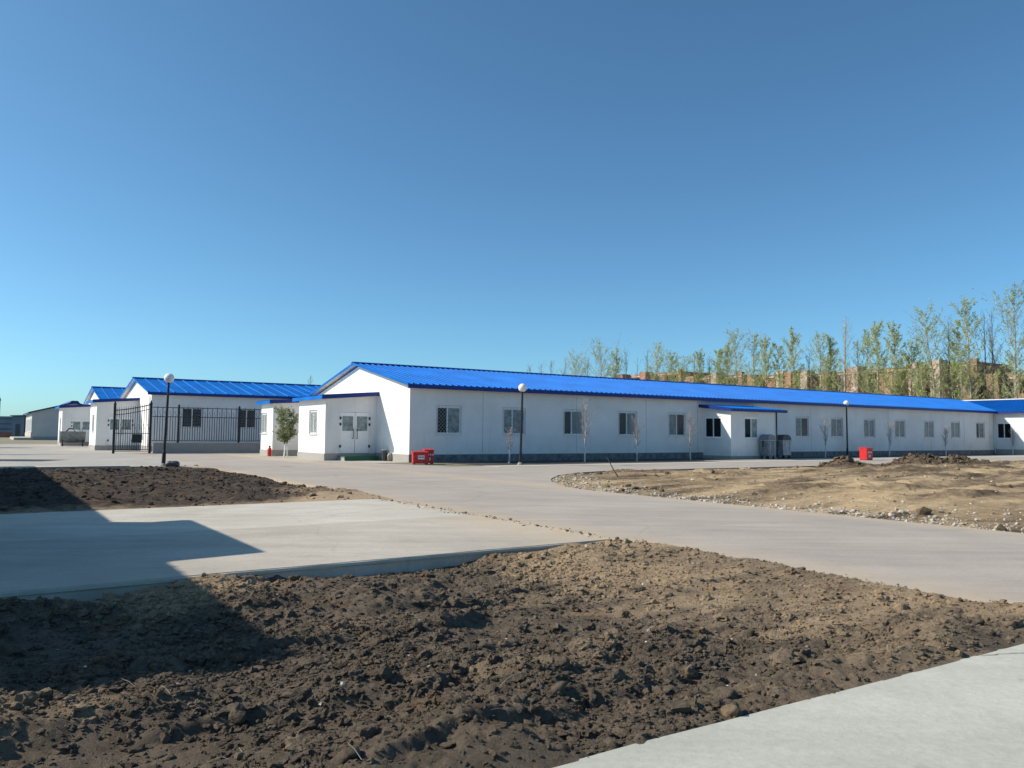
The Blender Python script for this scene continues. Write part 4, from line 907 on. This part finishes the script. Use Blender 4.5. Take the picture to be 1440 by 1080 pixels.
# ------------------------------------------------------------------ plants
def leaves_np(centres, size, rs, k=1):
    """small leaf quads around given centres"""
    c = np.repeat(np.array(centres), k, 0); n = len(c)
    a = rs.randn(n, 3); a /= np.linalg.norm(a, axis=1)[:, None]; b = rs.randn(n, 3); b -= (b*a).sum(1)[:, None]*a; b /= np.linalg.norm(b, axis=1)[:, None]
    s = size*rs.uniform(0.6, 1.4, n)[:, None]; c = c+rs.randn(n, 3)*size*0.9
    v = np.stack([c-a*s, c-b*s*0.5, c+a*s, c+b*s*0.5], 1).reshape(-1, 3); f = np.arange(4*n).reshape(-1, 4)
    return v, f
def make_tree(name, loc, H, label, cat, group, seed, style):
    """style: dict(leaf density, spread, start, trunk radius, lean, leafmat, barkmat, nb)"""
    rs = np.random.RandomState(seed); r = random.Random(seed)
    root = thing(name, loc, r.uniform(0, 6.28) if not style.get('lean') else 0, label, cat, group)
    tr = MB(); lean = style.get('lean', 0.0); npt = 9; R = style['tr']; pts = []; x = y = 0.0
    for i in range(npt):
        t = i/(npt-1); pts.append(Vector((lean*H*t*t*0.9+x, y, H*0.97*t))); x += r.gauss(0, 0.010)*H*0.5; y += r.gauss(0, 0.010)*H*0.5
    tr.tube(pts, [R*(1-0.93*(i/(npt-1)))+0.008 for i in range(npt)], 6)
    def on(t):
        f = t*(npt-1); i = min(npt-2, int(f)); return pts[i].lerp(pts[i+1], f-i)
    leafc = []; bm_ = MB(); st0 = style['start']
    for b in range(style['nb']):
        t = st0+(0.97-st0)*((b+r.random())/style['nb']); p = on(t)
        L = H*style['spread']*(0.25+1.0*math.sin(math.pi*min(1, max(0.08, (1-t)/(1-st0))**0.75*0.9)))*r.uniform(0.6, 1.2)
        az = r.uniform(0, 6.28); up = r.uniform(0.75, 1.5)*style.get('up', 1)
        d = Vector((math.cos(az), math.sin(az), up)).normalized(); pp = [p]; cur = p.copy()
        for k in range(4):
            d = (d+Vector((r.gauss(0, .12), r.gauss(0, .12), 0.10))).normalized(); cur = cur+d*L/4; pp.append(cur.copy())
        rb = max(0.008, R*0.30*(1-t)+0.008); bm_.tube(pp, [rb, rb*0.75, rb*0.5, rb*0.35, 0.005], 4, cap=False)
        for k in range(style.get('twigs', 5)):
            j = r.randint(1, 4); q0 = pp[j-1].lerp(pp[j], r.random()); dd = (d+Vector((r.gauss(0, .6), r.gauss(0, .6), r.gauss(0.1, .4)))).normalized(); l2 = L*r.uniform(0.18, 0.4)
            q1 = q0+dd*l2*0.5; q2 = q1+(dd+Vector((r.gauss(0, .2), r.gauss(0, .2), .15)))*l2*0.5
            bm_.tube([q0, q1, q2], [rb*0.4+0.003, rb*0.25+0.002, 0.004], 3, cap=False)
            m_ = int(style['leaf']*(1.35 if style['leaf'] > 3 else 1.2)*r.uniform(0.5, 1.5))
            for z in range(m_): leafc.append(tuple(q0.lerp(q2, r.random()**0.7)))
    k0 = style.get('whitewash', 0)
    t_o = tr.build('trunk', style['bark'], root, fix=False, smooth=True)
    if k0:
        q = MB(); q.tube([on(0), on(k0/H/2/0.97), on(k0/H/0.97)], [R+0.008, R*0.95+0.006, R*0.9+0.004], 7); q.build('whitewash', M_whitewash, t_o)
    bm_.build('branches', style['bark2'] if 'bark2' in style else style['bark'], root, fix=False, smooth=True)
    if leafc:
        v, f = leaves_np(leafc, style['ls'], rs); o = np_mesh('crown', v, f, style['lm'], None, False); o.parent = root
    return root

def tree_pos(px, off=0.0):
    k = (px-720.0)/FPX; b = Vector((57, 88, 0))+U*off
    t = (k*b.y-b.x)/(V.x-k*V.y); return b+V*t
def top_h(px, ytop, D): return CAMH+((605+0.0083*px)-ytop)/FPX*D*1.0
LEAFY = dict(leaf=15, spread=0.15, start=0.14, tr=0.17, bark=M_bark_pale, bark2=M_bark_pale, lm=M_leaf, ls=0.074, nb=66, twigs=9)
PALE = dict(leaf=10, spread=0.13, start=0.18, tr=0.16, bark=M_bark_pale, bark2=M_bark_pale, lm=M_leaf_pale, ls=0.078, nb=60, twigs=9, up=1.2)
BARE = dict(leaf=1.0, spread=0.11, start=0.22, tr=0.15, bark=M_bark, lm=M_leaf_pale, ls=0.06, nb=44, twigs=8, up=1.5)
def sty(b, **k): d = dict(b); d.update(k); return d
TREES = [
 # px, ytop, style, off, label
 (1430, 402, sty(LEAFY, leaf=8, spread=0.19), 0, 'tallest birch of the row, leafy, at the right edge of the picture'),
 (1411, 455, sty(BARE, lean=-0.10), 2, 'bare thin tree leaning left beside the rightmost leafy birch'),
 (1397, 430, BARE, 0, 'bare straight tree, right one of a close pair near the right edge'),
 (1386, 434, sty(BARE, nb=24), 1, 'bare slim tree, left one of a close pair near the right edge'),
 (1366, 418, sty(LEAFY, leaf=9, lean=-0.03, spread=0.16), 0, 'tall leafy birch with dense narrow crown above the brick ruin'),
 (1337, 443, sty(BARE, leaf=2), 2, 'mostly bare tree standing between two dense leafy birches'),
 (1314, 434, sty(LEAFY, leaf=8, lean=-0.09, spread=0.18), 0, 'leafy birch leaning left with a wide fan of branches'),
 (1282, 486, sty(LEAFY, leaf=10, spread=0.22, start=0.1), 3, 'short bushy green tree left of the leaning birch'),
 (1260, 454, sty(PALE, lean=-0.02), 0, 'birch with clean pale trunk before the middle of the brick walls'),
 (1236, 450, PALE, 1, 'pale slender birch left of the one with a clean trunk'),
 (1190, 442, sty(BARE, leaf=2.2, tr=0.24, bark=M_bark_pale, nb=52), 0, 'thick trunked tall brownish poplar standing alone above the globe lamp'),
 (1153, 466, sty(PALE, leaf=6), 0, 'pale green birch left of the thick trunked poplar'),
 (1137, 490, BARE, 2, 'thin bare tree left of the pale green birch over the roof'),
 (1116, 460, sty(PALE, spread=0.12), 0, 'narrow birch with pointed top over the bay porch'),
 (1082, 474, PALE, 0, 'rightmost birch of three close together above the bay roof'),
 (1060, 466, sty(PALE, leaf=6), 1, 'middle birch of three close together above the bay roof'),
 (1038, 464, sty(PALE, leaf=6, spread=0.17), 0, 'leftmost birch of three close together above the bay roof'),
 (1012, 488, PALE, 1, 'wispy birch left of the group of three'),
 (998, 496, BARE, 2, 'bare wispy tree left of the wispy birch'),
 (976, 492, sty(BARE, nb=14), 0, 'pole like bare tree above the fifth window'),
 (962, 506, sty(LEAFY, leaf=6, spread=0.22), 1, 'low round leafy tree above the fifth window'),
 (926, 487, sty(PALE, leaf=7, spread=0.18), 0, 'pale leafy tree above the fourth window'),
 (910, 489, BARE, 1, 'bare tree just left of the pale leafy one'),
 (896, 500, sty(BARE, nb=20), 2, 'shorter bare tree with twiggy top'),
 (880, 489, BARE, 0, 'bare tree right of the big bushy one'),
 (846, 484, sty(LEAFY, leaf=9, spread=0.26, start=0.08, nb=60), 0, 'big bushy leafy tree, widest of the left half of the row'),
 (826, 500, BARE, 1, 'bare tree touching the left side of the big bushy one'),
 (808, 502, sty(PALE, leaf=8, spread=0.24), 0, 'small leafy tree left of the big bushy one'),
 (793, 503, BARE, 1, 'fine twigged tree left of the small leafy one'),
 (776, 503, sty(BARE, leaf=2), 0, 'faint reddish bare tree barely above the roof'),
 (760, 508, BARE, 1, 'second faintest tree at the left end of the row'),
 (1350, 452, sty(PALE, nb=40), 3, 'slender birch half hidden left of the tallest narrow crowned birch'),
 (1222, 462, sty(PALE, nb=40), 2, 'lower slender birch just right of the thick trunked poplar'),
 (1207, 474, sty(BARE, leaf=3), 3, 'short bare tree tucked beside the thick trunked poplar'),
 (1170, 470, sty(PALE, spread=0.11), 2, 'narrow pale tree just left of the thick trunked poplar'),
 (1098, 482, sty(PALE, nb=44), 1, 'loose crowned tree between the three birches and the pointed birch'),
 (1025, 480, sty(PALE, spread=0.12), 2, 'thin birch touching the left side of the group of three'),
 (986, 494, sty(PALE, spread=0.14), 1, 'slim pale birch right of the pole like tree'),
 (945, 497, sty(PALE, spread=0.16), 1, 'loose pale tree left of the low round one'),
 (866, 494, sty(PALE, spread=0.15), 1, 'pale tree touching the right side of the big bushy one'),
 (745, 511, sty(BARE, leaf=3), 0, 'leftmost and lowest tree of the row showing above the roof'),
]
GRP = 'trees in the row behind the long roof'
for i, (px, yt, st_, off, lb) in enumerate(TREES):
    p = tree_pos(px, off); H = top_h(px, yt, p.y)
    make_tree('birch_tree' if st_['leaf'] > 3 else 'bare_tree', p, H, lb, 'tree', GRP, 100+i, st_)
# lower young growth between the trunks
YOUNG = [(1425, 508), (1402, 520), (1376, 512), (1352, 498), (1341, 512), (1325, 505), (1300, 512), (1290, 520), (1271, 505), (1248, 520), (1222, 510), (1205, 522), (1178, 505), (1163, 512), (1143, 516), (1126, 528), (1100, 520), (1072, 520), (1046, 522), (1022, 520), (990, 518), (950, 524), (918, 520), (870, 512)]
for i, (px, yt) in enumerate(YOUNG):
    p = tree_pos(px, -3.0+2.0*((i*7) % 3)); H = top_h(px, yt, p.y)
    make_tree('young_tree', p, H, 'low yellow green young tree, number %s from the right of the undergrowth' % ['one','two','three','four','five','six','seven','eight','nine','ten','eleven','twelve','thirteen','fourteen','fifteen','sixteen','seventeen','eighteen','nineteen','twenty','twenty one','twenty two','twenty three','twenty four'][i],
              'young tree', 'low young trees under the tall row', 300+i, sty(LEAFY, leaf=6, spread=0.24, start=0.12, tr=0.07, ls=0.085, nb=26, twigs=6))
make_tree('bare_tree', at(437, 130), 11.0, 'faint bare treetop over the roof left of the gable peak', 'tree', None, 77, sty(BARE, nb=30, leaf=2))

# leafy shrub by the porch, three whitewashed stems
shb = thing('leafy_shrub', at(403, 45.0), 0, 'leafy green shrub with whitewashed stems beside the porch', 'shrub')
r = random.Random(5); rs = np.random.RandomState(5); lc = []; wood = MB(); ww_ = MB()
for s in range(3):
    a = 2.1*s+0.4; b0 = Vector((0.12*math.cos(a), 0.12*math.sin(a), 0)); b1 = b0*0.6+Vector((0, 0, 0.75)); 
    ww_.tube([b0, b0*0.8+Vector((0.02, 0, 0.4)), b1], [0.035, 0.032, 0.03], 7)
    b2_ = b1+Vector((0.25*math.cos(a), 0.25*math.sin(a), 0.8)); b3_ = b2_+Vector((0.1*math.cos(a), 0.1*math.sin(a), 0.9)); wood.tube([b1, b2_, b3_], [0.028, 0.018, 0.006], 6)
    for k in range(34):
        t = r.random(); q0 = b1.lerp(b2_, t) if r.random() < 0.45 else b2_.lerp(b3_, t); az = r.uniform(0, 6.28)
        q1 = q0+Vector((math.cos(az)*r.uniform(.2, .6), math.sin(az)*r.uniform(.2, .6), r.uniform(0.1, 0.55))); wood.tube([q0, q1], [0.008, 0.003], 4)
        for z in range(34): lc.append(tuple(q0.lerp(q1, 0.2+0.85*r.random())))
ww_.build('stems', M_whitewash, shb); wood.build('branches', M_bark, shb)
v, f = leaves_np(lc, 0.055, rs); o = np_mesh('foliage', v, f, M_leaf_green, None, False); o.parent = shb
# saplings in the bed along the long wall
SAP = [(717, 1.7, 'short twiggy sapling just left of the middle lamp', -2.6), (823, 3.1, 'tallest white stemmed sapling, in front of the third window', -2.6), (896, 2.3, 'forked sapling at the right edge of the fourth window', -2.6),
       (971, 2.6, 'sapling with spread twigs between the fifth window and the bay', -2.6), (1160, 2.8, 'very thin sapling between the dumpsters and the right lamp', -1.6), (1250, 2.6, 'thin sapling right of the single red box', -1.6), (1329, 2.4, 'thin sapling third from the far right end of the wall', -1.6), (1423, 2.2, 'thin sapling in front of the wing at the right edge', -1.6)]
for i, (px, h, lb, vv) in enumerate(SAP):
    p = W(u_at(px, vv), vv)
    make_tree('sapling', p, h, lb, 'sapling', 'saplings planted along the long wall', 500+i, dict(leaf=0.12, spread=0.22, start=0.28, tr=0.036, bark=M_twig, bark2=M_twig, lm=M_leaf_green, ls=0.03, nb=38, twigs=6, up=1.3, whitewash=0.8))
# a stick poking out of the sandy patch
sk = MB(); sk.tube([W(u_at(873, -15.3), -15.3, -0.1), W(u_at(863, -15.2), -15.2, 0.28), W(u_at(854, -15.1), -15.1, 0.68)], [0.022, 0.018, 0.012], 6)
tag(sk.build('stick', M_bark), 'bent dark stick poking out of the near end of the sandy patch', 'stick')
# green weeds in the foreground soil
gw = np.random.RandomState(2); wc = []
wd = thing('weed', at(818, 3.62)+Vector((0, 0, -0.06)), 0, 'small green weed at the edge of the front pavement', 'weed')
mb = MB()
for k in range(16):
    a = gw.uniform(0, 6.28); l = gw.uniform(0.03, 0.08); mb.add([(0, 0, 0), (math.cos(a)*l*0.5-0.008*math.sin(a), math.sin(a)*l*0.5+0.008*math.cos(a), l*0.6), (math.cos(a)*l, math.sin(a)*l, l*0.55), (math.cos(a)*l*0.5+0.008*math.sin(a), math.sin(a)*l*0.5-0.008*math.cos(a), l*0.6)], [(0, 1, 2, 3)])
mb.build('leaves', M_leaf_green, wd, fix=False); mb = MB(); mb.tube([(0, 0, -0.03), (0.003, 0, 0.03)], 0.003, 5); mb.build('stem', M_leaf_green, wd)

# ------------------------------------------------------------------ unfinished brick buildings behind the trees
FB0 = Vector((57, 88, 0))+U*30.0      # facade line, parallel to the tree row
def fb_t(px, off):
    k = (px-720.0)/FPX; b = FB0+U*off; return (k*b.y-b.x)/(V.x-k*V.y)
def brick_block(px0, px1, ytop, label, off=0.0, seed=0, piers=(), depth=11.0):
    """one unfinished block of the row; its lit facade faces left, px1 is its near end"""
    ta = fb_t(px1, off); tb = fb_t(px0, off); base = FB0+U*off+V*ta; Lw = tb-ta; r = random.Random(seed)
    ztop = top_h((px0+px1)/2, ytop, (FB0+U*off+V*(ta+tb)/2).y)
    o = thing('brick_building', base, ANG+math.pi/2, label, 'brick building', 'unfinished brick buildings behind the trees')
    nb = max(2, round(Lw/5.5)); bay = Lw/nb; holes = []; st_h = 3.2
    for s_ in range(4):
        z1 = ztop-0.8-s_*st_h; z0 = z1-2.1
        for b in range(nb):
            if z0 > 0.4 and r.random() < 0.75: holes.append((b*bay+bay*0.2, b*bay+bay*0.85, z0, z1))
    q = MB(); wall_face(q, 0, Lw, -0.1, ztop, 0, 1, 'x', holes, 0.9)
    wall_face(q, -depth, 0, -0.1, ztop, 0, -1, 'y', [(-depth*0.7, -depth*0.45, z, z+1.7) for z in (ztop-2.7, ztop-5.8)], 0.6)
    q.add([(Lw, 0, -0.1), (Lw, -depth, -0.1), (Lw, -depth, ztop), (Lw, 0, ztop)], [(0, 1, 2, 3)]); q.add([(0, -depth, -0.1), (Lw, -depth, -0.1), (Lw, -depth, ztop), (0, -depth, ztop)], [(0, 1, 2, 3)])
    q.add([(0, 0, ztop-0.35), (Lw, 0, ztop-0.35), (Lw, -depth, ztop-0.35), (0, -depth, ztop-0.35)], [(0, 1, 2, 3)])
    q.build('wall', M_brick, o, fix=False)
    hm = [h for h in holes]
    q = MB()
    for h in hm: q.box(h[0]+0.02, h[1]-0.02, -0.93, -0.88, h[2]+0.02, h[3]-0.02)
    if len(hm) > 2: q.build('opening_shade_panel', M_shadow, o)  # near-black panels paint the shade inside the openings
    for (pa, pb, ph) in piers:       # stair towers standing proud of the facade
        t0 = max(0.0, fb_t(pb, off-2.4)-ta); t1 = min(Lw, fb_t(pa, off-2.4)-ta)
        if t1-t0 < 1.5: t1 = t0+1.5
        q = MB(); q.box(t0, t1, 0.01, 2.4, -0.1, ztop+ph); q.build('tower', M_palebrick if ph > 0.3 else M_brick, o)
    q = MB(); a = 0.0
    while a < Lw-0.8:
        l = min(Lw-a, r.uniform(1.0, 3.0)); hh = r.choice((0, 0, 0, 0.25))
        if hh: q.box(a+0.01, a+l-0.01, -0.5, -0.012, ztop-0.3, ztop+hh)
        a += l
    q.box(0.02, 1.0, -0.9, -0.02, ztop-0.3, ztop+0.5); q.build('parapet', M_brick, o)
    for s_ in range(4):
        z = ztop-0.62-s_*st_h
        if z > 1: q = MB(); q.box(-0.05, Lw+0.05, 0.012, 0.14, z, z+0.28); q.build('floor_band', M_palebrick, o)
    return o
M_shadow = plain('opening_shade', (0.05, 0.04, 0.035), 0.95)  # shade colour for the backs of the facade openings
brick_block(1384, 1475, 527, 'unfinished brick building at the right edge behind the trees', 3, 1, ((1388, 1406, 0.2),))
brick_block(1287, 1376, 511, 'tallest unfinished brick block, behind the leafy birches', 0, 2, ((1283, 1292, 0.4), (1316, 1323, 0.5), (1366, 1372, -2.5)))
brick_block(1203, 1284, 518, 'unfinished brick block just left of the tallest one', 2, 4, ((1201, 1209, 0.5), (1250, 1256, -1)))
brick_block(1130, 1199, 524, 'brick block with uneven top, left of the thick trunked poplar', 0, 6, ((1126, 1136, 0.5), (1160, 1166, 0.1)))
brick_block(1048, 1126, 527, 'low red brick ruin showing above the roof behind three birches', 2, 3, ((1092, 1102, 0.4), (1108, 1113, 0.2), (1052, 1060, 0.1)))
brick_block(964, 1044, 529, 'reddish brick ruin barely showing above the roof middle', 0, 8, ((1000, 1008, 0.4), (970, 976, 0.1)))
brick_block(864, 958, 526, 'leftmost red brick ruin barely showing above the roof', 1, 10, ((868, 876, 0.2), (900, 908, 0.3)))
